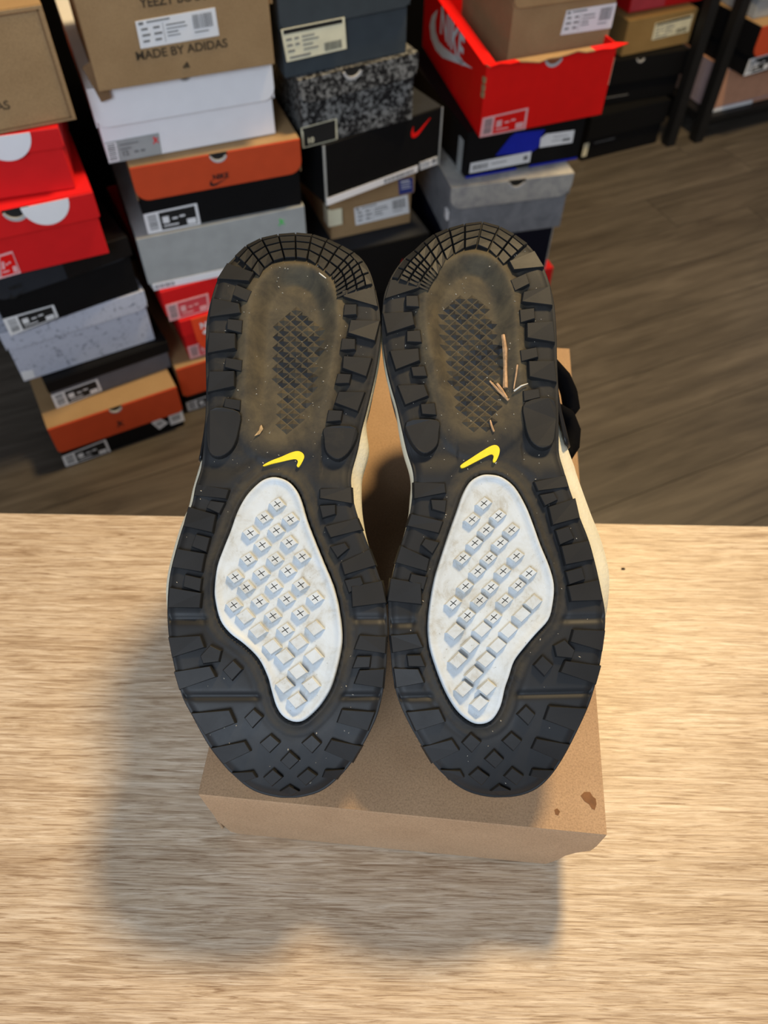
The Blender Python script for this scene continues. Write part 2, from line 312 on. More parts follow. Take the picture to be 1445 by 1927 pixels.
BX = {
    'A1': {'p': [-0.5387, 0.8358, 0.0], 'yaw': 28.6, 'w': 0.2122, 'h': 0.0962, 'll': 0.0394, 'f': {'label': [(0.0009, 0.0256), (0.0762, 0.0305), (0.0765, -0.0012), (-0.0002, 0.0006)], 'stick1': [(0.1558, 0.0325), (0.1716, 0.0372), (0.1833, 0.0193), (0.1656, 0.0111)], 'stick2': [(0.1866, 0.0382), (0.2119, 0.0385), (0.2118, 0.0118), (0.1866, 0.0114)], 'hole': [(0.1089, 0.0979)], 'logo': [(0.1069, 0.06)]}},
    'A2': {'p': [-0.5357, 0.8788, 0.0962], 'yaw': 31.1, 'w': 0.2014, 'h': 0.0594, 'll': 0.0378, 'f': {'label': [(0.0014, 0.0284), (0.0771, 0.029), (0.0778, 0.0027), (0.0009, -0.0012)]}},
    'A3': {'p': [-0.5668, 0.8749, 0.1556], 'yaw': 29.6, 'w': 0.2174, 'h': 0.1006, 'll': 0.0669, 'f': {'stick1': [(0.0038, 0.0212), (0.0216, 0.0179), (0.0202, 0.0029), (0.0026, 0.0037)]}},
    'A4': {'p': [-0.5456, 0.8655, 0.2562], 'yaw': 34.1, 'w': 0.202, 'h': 0.0958, 'll': 0.0622, 'f': {'label': [(-0.0027, 0.0296), (0.0182, 0.0322), (0.0717, 0.0197), (0.0727, 0.0043), (0.0027, 0.0002)], 'tongue': [(0.0969, 0.0473), (0.1038, 0.0685)], 'logo': [(0.0335, 0.07)]}},
    'A5': {'p': [-0.5503, 0.859, 0.352], 'yaw': 24.6, 'w': 0.1781, 'h': 0.0949, 'll': 0.0588, 'f': {'label': [(0.0338, 0.0337), (0.0566, 0.0357), (0.0559, 0.0017), (0.0209, -0.0003)], 'disc': [(0.0901, 0.1027), (0.1531, 0.1019), (0.1086, 0.064)], 'hole': [(0.0801, 0.105)]}},
    'A6': {'p': [-0.5611, 0.8869, 0.447], 'yaw': 17.8, 'w': 0.1617, 'h': 0.082, 'll': 0.0567, 'f': {'disc': [(0.0718, 0.0815), (0.132, 0.0826), (0.0916, 0.0596)]}},
    'A7': {'p': [-0.5316, 0.8884, 0.529], 'yaw': 25.1, 'w': 0.1571, 'h': 0.1268, 'f': {'text': [(0.0991, 0.0367), (0.0957, 0.0271)]}},
    'B1': {'p': [-0.3595, 0.9674, 0.0], 'yaw': 27.3, 'w': 0.2379, 'h': 0.105, 'll': 0.0404, 'f': {'label': [(0.0018, 0.0175), (0.038, 0.0141), (0.037, -0.0085), (0.0022, -0.0036)]}},
    'B2': {'p': [-0.3364, 0.9897, 0.105], 'yaw': 26.3, 'w': 0.2287, 'h': 0.0857, 'll': 0.0549, 'f': {'label': [(0.0043, 0.0262), (0.0257, 0.0256), (0.0262, -0.0039), (0.0053, -0.0054)], 'tongue': [(0.0097, 0.0883), (0.0204, 0.0505)], 'logo': [(0.034, 0.0699)]}},
    'B3': {'p': [-0.354, 0.9883, 0.1907], 'yaw': 27.2, 'w': 0.221, 'h': 0.058, 'f': {'label': [(0.002, 0.0272), (0.0731, 0.0341), (0.0688, -0.0054), (0.0001, -0.0)]}},
    'B4': {'p': [-0.3692, 0.9902, 0.2487], 'yaw': 21.9, 'w': 0.2553, 'h': 0.0915, 'f': {'logo': [(0.2177, 0.0721)], 'strip': [(0.0069, 0.0117), (0.1124, 0.0111), (0.1079, -0.0001), (0.0054, -0.0002)]}},
    'B5': {'p': [-0.3541, 0.9973, 0.3401], 'yaw': 21.2, 'w': 0.2394, 'h': 0.1043, 'll': 0.0543, 'f': {'label': [(0.0014, 0.0288), (0.0807, 0.0335), (0.0807, -0.0022), (0.0018, -0.0034)], 'hole': [(0.1216, 0.1037)], 'logo': [(0.1156, 0.0676)]}},
    'B6': {'p': [-0.3837, 1.001, 0.4444], 'yaw': 22.3, 'w': 0.2405, 'h': 0.101, 'll': 0.0504, 'f': {'label': [(0.004, 0.0294), (0.0763, 0.0301), (0.0745, 0.0013), (0.0021, 0.0008)], 'hole': [(0.1242, 0.0965)], 'logo': [(0.0699, 0.0176)]}},
    'B7': {'p': [-0.3645, 0.9924, 0.5454], 'yaw': 22.2, 'w': 0.2259, 'h': 0.145, 'f': {'label': [(0.0616, 0.0721), (0.1587, 0.0753), (0.159, 0.0442), (0.061, 0.0423)], 'text': [(0.0526, 0.0301), (0.1678, 0.0316), (0.1675, 0.0406)], 'text2': [(0.0753, 0.0854), (0.1364, 0.0869)], 'logo': [(0.1122, 0.016)]}},
    'C1': {'p': [-0.1016, 1.186, 0.21], 'yaw': 22.7, 'w': 0.1546, 'h': 0.1119, 'll': 0.0603, 'f': {'label': [(0.0457, 0.0517), (0.1448, 0.0562), (0.1493, 0.0206), (0.048, 0.0187)], 'blue': [(0.1242, 0.0906), (0.1506, 0.0892), (0.1539, 0.0615), (0.127, 0.062)]}},
    'C2': {'p': [-0.1019, 1.1147, 0.3219], 'yaw': 35.0, 'w': 0.2212, 'h': 0.0966, 'f': {'logo': [(0.1794, 0.077)], 'label': [(0.18, 0.0169), (0.2159, 0.0176), (0.2194, 0.0033), (0.183, 0.0038)], 'strip': [(0.0016, 0.0127), (0.1767, 0.0151), (0.1785, 0.0032), (-0.0001, 0.0002)]}},
    'C3': {'p': [-0.128, 1.1011, 0.4185], 'yaw': 29.7, 'w': 0.1894, 'h': 0.098, 'll': 0.0648, 'f': {'label': [(-0.001, 0.029), (0.0575, 0.0308), (0.0573, -0.0013), (0.0018, -0.0009)], 'hole': [(0.0831, 0.0948)]}},
    'C4': {'p': [-0.1458, 1.0968, 0.5165], 'yaw': 31.0, 'w': 0.1926, 'h': 0.13, 'll': 0.0608, 'f': {'label': [(-0.0002, 0.0638), (0.0912, 0.0636), (0.0932, 0.0246), (0.0043, 0.0237)]}},
    'D2': {'p': [0.1023, 1.2023, 0.2], 'yaw': 14.3, 'w': 0.2174, 'h': 0.1059, 'll': 0.0648, 'f': {'hole': [(0.1154, 0.1)]}},
    'D3': {'p': [0.1239, 1.2298, 0.3059], 'yaw': 19.6, 'w': 0.2111, 'h': 0.0791, 'f': {'label': [(0.0083, 0.0267), (0.1185, 0.0292), (0.1183, 0.0107), (0.0079, 0.0094)], 'label2': [(0.1321, 0.0494), (0.1413, 0.0553), (0.1939, 0.0537), (0.1941, 0.0324), (0.1329, 0.0334)], 'splash': [(0.0527, 0.0323), (0.0757, 0.0602), (0.0839, 0.0651), (0.1376, 0.0628), (0.1321, 0.0494), (0.1314, 0.0347), (0.1199, 0.0279)], 'stripe': [(0.004, 0.0035), (0.2103, 0.0034), (0.2117, -0.0024), (0.0023, -0.0025)]}},
    'D4': {'p': [0.1404, 1.2082, 0.3851], 'yaw': 22.0, 'w': 0.2228, 'h': 0.1072, 'f': {'label': [(0.0023, 0.031), (0.0813, 0.0344), (0.0817, 0.0009), (0.0006, 0.0009)], 'hole': [(0.1129, 0.1045)]}},
    'D5': {'p': [0.1748, 1.2603, 0.4923], 'yaw': 20.8, 'w': 0.179, 'h': 0.12, 'f': {'label': [(0.0922, 0.043), (0.1889, 0.044), (0.189, 0.0095), (0.0884, 0.0104)], 'tongue': [(0.0138, 0.0541), (0.1148, 0.0512)]}},
    'E1': {'p': [0.4751, 1.8555, 0.0], 'yaw': 25.4, 'w': 0.2685, 'h': 0.1105, 'f': {}},
    'E2': {'p': [0.4788, 1.8962, 0.1105], 'yaw': 20.1, 'w': 0.2366, 'h': 0.1048, 'f': {'hole': [(0.107, 0.0955)]}},
    'E3': {'p': [0.529, 1.9271, 0.2153], 'yaw': 25.1, 'w': 0.1919, 'h': 0.0758, 'f': {'label': [(0.0772, 0.0601), (0.1816, 0.0646), (0.183, 0.0277), (0.0783, 0.0248)]}},
    'E4': {'p': [0.5339, 1.963, 0.2911], 'yaw': 24.0, 'w': 0.2112, 'h': 0.09, 'f': {'label': [(0.002, 0.028), (0.0954, 0.0308), (0.1019, 0.0029), (0.0096, 0.0041)]}},
    'F1': {'p': [0.8089, 1.998, 0.06], 'yaw': 24.8, 'w': 0.2063, 'h': 0.1032, 'f': {}},
    'F2': {'p': [0.843, 1.9509, 0.1632], 'yaw': 28.0, 'w': 0.2101, 'h': 0.1119, 'f': {'label': [(-0.0064, 0.0349), (0.0547, 0.0431), (0.0659, 0.0187), (-0.0026, 0.0026)]}}}
GROUP = 'shoe boxes stacked along the wall'
def shoebox(key, label, basem, lidm, topm=None, L=.33, rc=.012, hole=None, ext=0., ll=None, sidem=None, group=GROUP, skew=0.):
    b = BX[key]; yaw = R(b['yaw']); w = b['w']+ext; h = b['h']; p = Vector(b['p'])-Vector((math.cos(yaw), math.sin(yaw), 0))*ext
    f = {k: [(x+ext, z) for x, z in v] for k, v in b['f'].items()}
    t = thing('shoe_box', label, 'shoe box', p, yaw, group)
    ll = b.get('ll', .012) if ll is None else ll; e = .0036
    m = MB(); m.box(e*.7, w-e*.7, e*.7, L-e, .0004, h-e); m.build('base', basem, t, bev=.0012, mats=[basem])
    m = MB(); x0, x1 = -.0004, w+.0004
    poly = arc(x0+rc, ll+rc, rc, 180, 270, 6)+arc(x1-rc, ll+rc, rc, 270, 360, 6)+[(x1, h-.0004)]
    if hole:
        hx = f['hole'][0][0]; poly += arc(hx, h-.0004, hole, 0, -180, 12)
    poly += [(x0, h-.0004)]
    m.prism(poly, -e, 0, 0)
    m.box(x0, x1, -e*.4, L, h-e*.7, h-.0004, 1)
    m.box(x0, x0+e*.6, 0, L, ll, h-.001, 2); m.box(x1-e*.6, x1, 0, L, ll, h-.001, 2); m.box(x0, x1, L-e*.6, L, ll, h-.001, 2)
    m.build('lid', lidm, t, mats=[lidm, topm or lidm, sidem or lidm], bev=.0006)
    if skew:
        for c in t.children:
            for v in c.data.vertices: v.co.x += skew*v.co.y*(1-v.co.x/w)
    if hole:
        q_ = MB(); q_.prism(arc(hx, h-.0006, hole*.98, 0, -180, 12), -e*.45, e*.6); q_.build('thumb_hole', M_INK, t)
        q_ = MB(); q_.prism(arc(hx, h-.0006, hole, -25, -165, 10)+arc(hx, h-.0006+hole*.12, hole*.85, -160, -30, 10), -e*1.08, -e*.4); q_.build('hole_rim', M_CHROME, t)
    return t, f, w, h, ll, -e, e*.7
BY = .0023   # base front face offset
D4T = (0.24, 0.108, 0.064, 0.104); D4S = (0.3, 0.058, 0.028, 0.106)
LF = -.0036   # lid front face
def L_(t, f, style, seed, k='label', y=LF, lab=None): return add_label(t, f[k][:4], y, style, seed, lab)
# --- stack beside the dark floor, bottom to top
t, f, w, h, ll, _, _ = shoebox('A1', 'orange-lidded shoe box with kraft top on the floor, lowest under the speckled box', M_BLACK, M_ORANGE, M_KRAFT2, hole=.011, rc=.008, sidem=M_KRAFT2)
L_(t, f, 'dark', 1, y=BY); 
for k in ('stick1', 'stick2'):
    q = MB(); q.prism(f[k], BY-.0005, BY); o = q.build('sticker', M_LBL, t); q = MB(); bars(q, f[k], .2, .8, .3, .7, 5, BY-.0008, 3); q.build('print', M_INKG, o)
logo(t, JUMP, f['logo'][0][0], f['logo'][0][1], .013, .014, LF, M_INK)
t, f, w, h, ll, _, _ = shoebox('A2', 'low black-lidded dark grey shoe box between the speckled and orange boxes', M_DGREY, M_BLACK, rc=.001); L_(t, f, 'dark', 2, y=BY)
t, f, w, h, ll, _, _ = shoebox('A3', 'pale grey shoe box with dark speckles and matching lid', M_SPECK, M_SPECK, rc=.014); q = MB(); q.prism(f['stick1'], BY-.0005, BY); q.build('label', M_LBL, t)
t, f, w, h, ll, _, _ = shoebox('A4', 'black shoe box with slate lid directly on the speckled box', M_BLACK, M_SLATEL, M_GLOSSB, rc=.02, sidem=M_GLOSSB)
q = MB(); q.prism([(.104, ll), (w+.0004, ll+.004), (w+.0004, h), (.104, h)], LF-.001, LF); q.build('lid_patch', M_GLOSSB, t)
q = [(.001, .031), (.073, .026), (.073, .004), (.001, .001)]; add_label(t, q, BY, 'dark', 4)
logo(t, SWOOSH, f['logo'][0][0], f['logo'][0][1]-.004, .024, .012, LF, M_INK); text_obj('NIKE', .008, M_INK, t, lambda x, y: (f['logo'][0][0]-.008+x, LF-.0006, f['logo'][0][1]+.004+y), .0003)
t, f, w, h, ll, _, _ = shoebox('A5', 'bright red shoe box with a white half disc on its lid, on the slate-lidded box', M_RED, M_RED, rc=.003, ext=.04, hole=.017)
L_(t, f, 'red', 5, y=BY)
q = MB(); q.prism(arc(f['disc'][2][0]+.008, h-.001, .030, 0, -180, 16), LF-.0006, LF); q.build('lid_disc', M_WHITE, t)
t, f, w, h, ll, _, _ = shoebox('A6', 'red shoe box pushed back under the tan box, white disc on its lid', M_RED, M_RED, rc=.003, ext=.05, L=.30)
q = MB(); q.prism(arc(f['disc'][2][0]+.006, h-.001, .031, 0, -180, 16), LF-.0006, LF); q.build('lid_disc', M_WHITE, t)
t, f, w, h, ll, _, _ = shoebox('A7', 'tan kraft sleeve box with a framed front, on the red boxes', M_KRAFT2, M_KRAFT2, rc=.0005, ext=.06, ll=.001)
q = MB(); 
for (x0, x1, z0, z1) in ((.004, w-.004, .004, .006), (w-.0065, w-.0045, .004, h-.004), (.004, w-.004, h-.006, h-.004)): q.box(x0, x1, LF-.0004, LF, z0, z1)
q.build('sleeve_seam', M_KRAFTD, t)
x_e = f['text'][0][0]; z_e = f['text'][1][1]
text_obj('MADE BY ADIDAS', .0135, M_BROWNINK, t, lambda x, y: (x_e-.118+x, LF-.0005, z_e+y), .0002)
# --- second stack
t, f, w, h, ll, _, _ = shoebox('B1', 'orange-lidded shoe box with kraft top on the floor, under the small red boxes', M_BLACK, M_ORANGE, M_KRAFT2, rc=.01, sidem=M_KRAFT2, ext=-.004); add_label(t, [(.002, .022), (.072, .022), (.072, .001), (.002, .001)], BY, 'dark', 6)
t, f, w, h, ll, _, _ = shoebox('B2', 'red shoe box with coral lid tongue and white mark, above the kraft-topped orange box', M_RED, M_RED, rc=.003); add_label(t, [(.003, .028), (.07, .028), (.07, .001), (.003, .001)], BY, 'rose', 7)
q = MB(); q.prism(arc(.06, .045, .04, 180, 225, 6)+[(.15, .028), (.19, .05), (.195, h-.001), (.018, h-.001)], LF-.001, LF); q.build('lid_tongue', M_TONG, t)
text_obj('NIKE', .016, M_WHITE, t, lambda x, y: (.03+x, LF-.0016, .062+y), .0006); logo(t, SWOOSH, .062, .056, .06, .016, LF-.001, M_WHITE)
t, f, w, h, ll, _, _ = shoebox('B3', 'thin red shoe box with pink label under the plain grey box', M_RED, M_RED, rc=.001); add_label(t, [(.002, .033), (.072, .033), (.070, .001), (.002, .001)], LF, 'rose', 8)
t, f, w, h, ll, _, _ = shoebox('B4', 'plain pale grey shoe box with tiny green figure mark', M_GREY, M_GREY, rc=.002)
q = MB(); q.prism([(.005, .0122), (.16, .0122), (.16, .0005), (.005, .0005)], LF-.0006, LF); o = q.build('label', M_WHITE, t); q = MB(); bars(q, [(.005, .0122), (.16, .0122), (.16, .0005), (.005, .0005)], .02, .22, .2, .8, 10, LF-.001, 9); q.build('barcode', M_INKG, o)
logo(t, JUMP, f['logo'][0][0], f['logo'][0][1], .012, .012, LF, M_GREEN)
t, f, w, h, ll, _, _ = shoebox('B5', 'orange-lidded shoe box with kraft top and black base under the white box', M_BLACK, M_ORANGE, M_KRAFT2, rc=.018, hole=.013, sidem=M_KRAFTD); add_label(t, [(.002, .032), (.080, .034), (.080, .0005), (.002, .0005)], BY, 'dark', 10)
text_obj('NIKE', .0105, M_INK, t, lambda x, y: (f['logo'][0][0]-.007+x, LF-.0006, f['logo'][0][1]+y), .0004); logo(t, SWOOSH, f['logo'][0][0], f['logo'][0][1]-.003, .026, .013, LF, M_INK)
t, f, w, h, ll, _, _ = shoebox('B6', 'plain white shoe box with round-cornered lid under the tan lettered box', M_WHITE, M_WHITE, rc=.016, hole=.009); L_(t, f, 'grey', 11, y=BY)
logo(t, JUMP, f['logo'][0][0], f['logo'][0][1]+.004, .009, .010, BY-.0008, M_RED2); text_obj('12', .0095, M_INKG, t, lambda x, y: (.022+x, BY-.001, .008+y), .0004)
t, f, w, h, ll, _, _ = shoebox('B7', 'tan kraft box with dark printed lettering and white barcode label, above the white box', M_KRAFT2, M_KRAFT2, rc=.001, ll=.001, L=.2)
L_(t, f, 'white', 12)
tx = f['text']; te = text_obj('MADE BY ADIDAS', .0138, M_BROWNINK, t, lambda x, y: (tx[0][0]+x, LF-.0005, tx[0][1]+y), .0003)
sc_ = (tx[1][0]-tx[0][0])/max(v.co.x-tx[0][0] for v in te.data.vertices)
for v in te.data.vertices: v.co.x = tx[0][0]+(v.co.x-tx[0][0])*sc_
text_obj('YEEZY BOOST', .0138, M_BROWNINK, t, lambda x, y: (f['text2'][0][0]-.004+x, LF-.0005, f['text2'][0][1]+y), .0003)
lx, lz = f['logo'][0]; q = MB()
for i, (a, b) in enumerate(((-.0042, .0028), (-.0012, .0050), (.0018, .0072))): q.prism([(lx+a, lz-.003), (lx+a+.0024, lz-.003), (lx+a+.0024-(b*.35), lz-.003+b), (lx+a-(b*.35), lz-.003+b*.85)], LF-.0005, LF)
q.build('logo', M_BROWNINK, t)
q = MB(); q.box(w-.0005, w+.007, .004, .008, .068, h); q.build('side_flap', M_KRAFT2, t); q = MB(); q.prism([(-.012, .028), (.0, .034), (.012, .0), (.012, -.012), (-.001, -.015)], .004, .0055); q.build('torn_flap', M_KRAFTD, t)
# --- third stack
BX['C00'] = dict(p=[-.115, 1.165, 0.], yaw=24., w=.20, h=.103, f={}); BX['C0'] = dict(p=[-.125, 1.136, .103], yaw=23., w=.213, h=.107, f={})
t, f, w, h, ll, _, _ = shoebox('C00', 'black shoe box with red label on the floor, lowest under the small kraft box', M_BLACK, M_BLACK, rc=.003, ll=.05, L=.30); add_label(t, [(.13, .04), (.195, .04), (.195, .005), (.13, .005)], BY, 'red', 13)
t, f, w, h, ll, _, _ = shoebox('C0', 'black shoe box with red tick mark directly under the small kraft box', M_BLACK, M_BLACK, M_SLATEL, rc=.003, ll=.006, L=.30); logo(t, SWOOSH, .176, .062, .036, .024, LF, M_RED2, rot=R(12)); 
t, f, w, h, ll, _, _ = shoebox('C1', 'small kraft shoe box with white label and navy sticker', M_KRAFT2, M_KRAFT2, rc=.004, L=.30); L_(t, f, 'white', 14, y=BY)
q = MB(); q.prism([(.124, .0905), (.1505, .0895), (.1525, .0625), (.1265, .0625)], LF-.0006, LF); o = q.build('sticker', M_BLUEL, t); q = MB(); lines(q, [(.124, .0905), (.1505, .0895), (.1525, .0625), (.1265, .0625)], [(.15, .75, .12, .2), (.15, .85, .3, .34), (.15, .8, .45, .49), (.15, .85, .6, .64)], LF-.001); q.build('print', M_LBL, o)
q = MB(); q.box(-.0022, .022, -.003, -.0022, .03, .062); q.box(-.0032, -.0022, -.003, .02, .03, .062); q.build('tape', M_CREAM, t)
t, f, w, h, ll, _, _ = shoebox('C2', 'black shoe box with pale edges and red tick mark below the crackle-print box', M_BLACK, M_BLACK, M_SLATEL, rc=.001, ll=.003, L=.155)
q = MB(); q.box(-.0004, .0035, LF-.0006, LF, .001, h); q.build('edge_trim', M_GREY, t); q = MB(); q.box(w-.0022, w+.0004, LF-.0006, LF, .001, h); q.build('edge_trim', M_GREY, t)
q = MB(); q.prism([(.0016, .0128), (.177, .0148), (.177, .0035), (.0016, .0008)], LF-.0012, LF-.0006); o = q.build('label', M_WHITE, t); q = MB(); bars(q, [(.0016, .0128), (.177, .0148), (.177, .0035), (.0016, .0008)], .62, .96, .25, .8, 16, LF-.0016, 15); q.build('print', M_INKG, o)
add_label(t, [(.181, .0175), (.216, .0178), (.2175, .004), (.183, .004)], LF, 'white', 16)
logo(t, SWOOSH, f['logo'][0][0], f['logo'][0][1], .040, .024, LF, M_RED2, rot=R(14))
t, f, w, h, ll, _, _ = shoebox('C3', 'black and grey crackle-print shoe box under the slate box', M_ELEPH, M_ELEPH, rc=.018, hole=.016, L=.20, skew=.15); add_label(t, [(.0, .030), (.0575, .031), (.0573, .0005), (.001, .0005)], BY, 'cream', 17)
q = MB(); q.prism([(.003, .028), (.055, .029), (.0548, .002), (.003, .002)], BY-.0012, BY-.0008); q.build('label_panel', M_INK, t); text_obj('10', .011, M_CREAM, t, lambda x, y: (.008+x, BY-.0016, .006+y), .0003)
BX['C4']['yaw'] = 28.5
t, f, w, h, ll, _, _ = shoebox('C4', 'slate grey shoe box with cream barcode label on the crackle-print box', M_SLATE, M_SLATE, rc=.012, L=.16, skew=.12); add_label(t, f['label'], BY-.0002 if f['label'][0][1] < ll else LF, 'cream', 18)
# --- fourth stack
BX['D0'] = dict(p=[.108, 1.215, 0.], yaw=18., w=.222, h=.098, f={}); BX['D1'] = dict(p=[.108, 1.212, .098], yaw=17., w=.200, h=.102, f={})
t, f, w, h, ll, _, _ = shoebox('D0', 'red shoe box on the floor at the foot of the cement grey stack', M_RED, M_RED, rc=.004, ll=.05, L=.30)
t, f, w, h, ll, _, _ = shoebox('D1', 'navy black shoe box with pale edge directly under the cement grey box', M_NAVY, M_NAVY, rc=.002, ll=.01, L=.30); q = MB(); q.box(w-.0010, w+.0008, LF-.0006, LF, .001, h); q.build('edge_trim', M_GREY, t)
t, f, w, h, ll, _, _ = shoebox('D2', 'cement grey shoe box with scuffed lid and thumb hole', M_CEMD, M_CEM, rc=.022, hole=.016, L=.31, sidem=M_CEMD)
q = MB(); q.box(-.004, -.0004, -.001, .012, .045, .062); q.build('torn_edge', M_WHITE, t)
t, f, w, h, ll, _, _ = shoebox('D3', 'black shoe box with royal blue splash and white labels under the open red box', M_BLACK, M_BLACK, rc=.001, ll=.004, L=.30)
q = MB(); q.prism([(.002, .0045), (.092, .0045), (.098, .001), (.002, .001)], LF-.0006, LF); q.prism([(.122, .0045), (.2105, .0045), (.2105, .001), (.118, .001)], LF-.0006, LF); q.build('blue_stripe', M_BLUE, t)
q = MB(); q.prism(f['splash'], LF-.0006, LF); q.build('blue_splash', M_BLUE, t)
q = MB(); q.prism(f['label'], LF-.0012, LF-.0006); o = q.build('label', M_LBL, t); q = MB(); bars(q, f['label'], .04, .3, .25, .75, 12, LF-.0016, 19); lines(q, f['label'], [(.35, .6, .4, .48), (.88, .95, .3, .7)], LF-.0016); q.build('print', M_INKG, o)
q = MB(); q.prism(f['label2'], LF-.0012, LF-.0006); o = q.build('label', M_LBL, t); q = MB(); lines(q, [f['label2'][1], f['label2'][2], f['label2'][3], f['label2'][4]], [(.3, .8, .3, .34), (.65, .9, .55, .75), (.3, .6, .6, .64)], LF-.0016); q.build('print', M_INKG, o)
q = MB(); q.box(-.0012, -.0004, .012, .03, .0, .058); q.build('scuffed_edge', M_GREY, t)
# open red box
b = BX['D4']; t = thing('shoe_box', 'open scarlet shoe box with big white lettering on its side and a torn rim', 'shoe box', b['p'], R(b['yaw']), GROUP); w, h, f = b['w'], b['h'], b['f']; L = .34; e = .0022
q = MB(); q.add([(0, 0, .0004), (w, 0, .0004), (w, L, .0004), (.135*L, L, .0004), (0, 0, .002), (w, 0, .002), (w, L, .002), (.135*L, L, .002)], [(3, 2, 1, 0), (0, 1, 5, 4), (1, 2, 6, 5), (2, 3, 7, 6), (3, 0, 4, 7), (4, 5, 6, 7)]); SK = .135; q.add([(0, e, .002), (e, e, .002), (e+SK*L, L-e, .002), (SK*L, L-e, .002), (0, e, h), (e, e, h), (e+SK*L, L-e, h), (SK*L, L-e, h)], [(3, 2, 1, 0), (0, 1, 5, 4), (1, 2, 6, 5), (2, 3, 7, 6), (3, 0, 4, 7), (4, 5, 6, 7)]); q.box(w-e, w, e, L-e, .002, h); q.box(.135*L, w, L-e, L, .002, h); hx = f['hole'][0][0]
q.prism([(0, .0004), (w, .0004), (w, h)]+arc(hx, h, .017, 0, -180, 12)+[(0, h)], 0, e); q.build('base', M_RED2, t, bev=.0006)
q = MB(); q.prism(arc(hx, h-.0006, .017, -25, -165, 10)+arc(hx, h+.0016, .0145, -160, -30, 10), -.0006, .0004); q.build('hole_rim', M_CHROME, t)
rg = random.Random(4); n = 14; V = []
for i in range(n+1):
    x = w*i/n; up = .002*math.sin(i*.9)+.0015*math.sin(i*2.3); V += [(x, .0035, h-.001), (x, .0035, h+.0015), (x+(.012 if i == n else 0), -.010-.004*math.sin(i/n*3.1), h+.003+up), (x+(.012 if i == n else 0), -.010-.004*math.sin(i/n*3.1), h+.0015+up)]
pyd('rim_flap', V, [(k*4+j, k*4+(j+1) % 4, k*4+4+(j+1) % 4, k*4+4+j) for k in range(n) for j in range(4)]+[(3, 2, 1, 0), (n*4, n*4+1, n*4+2, n*4+3)], None, t, mats=[M_RED2, M_KRAFT2], mi=[1 if 2 < k < 11 and j in (1, 2) else 0 for k in range(n) for j in range(4)]+[1, 1])
q = MB(); q.add([(-.004+SK*y+dx, y, h+z) for y in (.0035, L*.85) for dx, z in ((0, 0), (.019, 0), (.019, .0014), (0, .0014))], [(0, 1, 2, 3), (7, 6, 5, 4), (0, 4, 5, 1), (1, 5, 6, 2), (2, 6, 7, 3), (3, 7, 4, 0)]); q.build('rim_flap', M_RED2, t)
add_label(t, f['label'], 0, 'red', 20)
def side(s_, z): return (SK*s_*.991-.0009, s_*.991, z)
te = text_obj('NIKE', .04, M_LBL, t, lambda x, y: (x, y, 0), .0012)
mx = max(v.co.x for v in te.data.vertices); my = max(v.co.y for v in te.data.vertices)
for v in te.data.vertices: a, c = v.co.x/mx, v.co.y/my; v.co = side(D4T[0]+(D4T[1]-D4T[0])*a, D4T[2]+(D4T[3]-D4T[2])*c)
P = [side(D4S[0]+(D4S[1]-D4S[0])*a, D4S[2]+(D4S[3]-D4S[2])*c) for a, c in SWOOSH]
pyd('logo', P, [tuple(range(len(P)))], M_LBL, t)
q = MB(); 
for z in (.062, .072, .083): q.box(-.0025, .0005, -.001, .006, z, z+.008)
q.build('torn_edge', M_KRAFT2, t)
q = MB(); q.box(w-.001, w+.0035, .004, .010, .045, .085); q.build('side_tab', M_CREAM, t)
BX['D5']['p'] = [.1748-.0, 1.2603, .3875]; BX['D5']['h'] = .245; dz5 = .4923-.3875; BX['D5']['f'] = {k: [(x, z+dz5) for x, z in v] for k, v in BX['D5']['f'].items()}
t, f, w, h, ll, _, _ = shoebox('D5', 'kraft box with white label standing inside the open red box', M_KRAFT2, M_KRAFT2, rc=.012, ll=.162, L=.24, ext=0., skew=.115); add_label(t, [(.0922, .148), (w-.002, .149), (w-.002, .1145), (.0884, .115)], BY, 'white', 21)
BX['E1']['w'] = .232
# --- dark boxes behind, under the neighbouring rack
t, f, w, h, ll, _, _ = shoebox('E1', 'black shoe box on the floor beside the rack leg, lowest of the dark pair', M_BLACK, M_BLACK, rc=.003, ll=.055); q = MB(); q.box(.0, .014, BY-.0006, BY, .012, .045); q.build('label', M_CREAM, t); q = MB(); q.box(.03, .09, BY-.0006, BY, .040, .042); q.build('seam_glint', M_INKG, t)  # thin grey strip paints a glint along the seam
t, f, w, h, ll, _, _ = shoebox('E2', 'black shoe box with thumb hole under the olive kraft box', M_BLACK, M_BLACK, rc=.003, ll=.05, hole=.012); q = MB(); q.box(.04, .10, BY-.0006, BY, .018, .020); q.build('seam_glint', M_INKG, t)  # second painted glint, a grey strip near the seam
t, f, w, h, ll, _, _ = shoebox('E3', 'olive kraft shoe box with worn pale label behind the open red box', M_KRAFT3, M_KRAFT3, rc=.001, ll=.002); add_label(t, f['label'], LF, 'cream', 22)
t, f, w, h, ll, _, _ = shoebox('E4', 'red shoe box with rose label on top of the olive kraft box', M_RED, M_RED, rc=.001, ll=.04); q = MB(); q.prism([(.004, .030), (.098, .031), (.10, .003), (.006, .003)], BY-.0006, BY); q.build('label', M_PINKR, t)
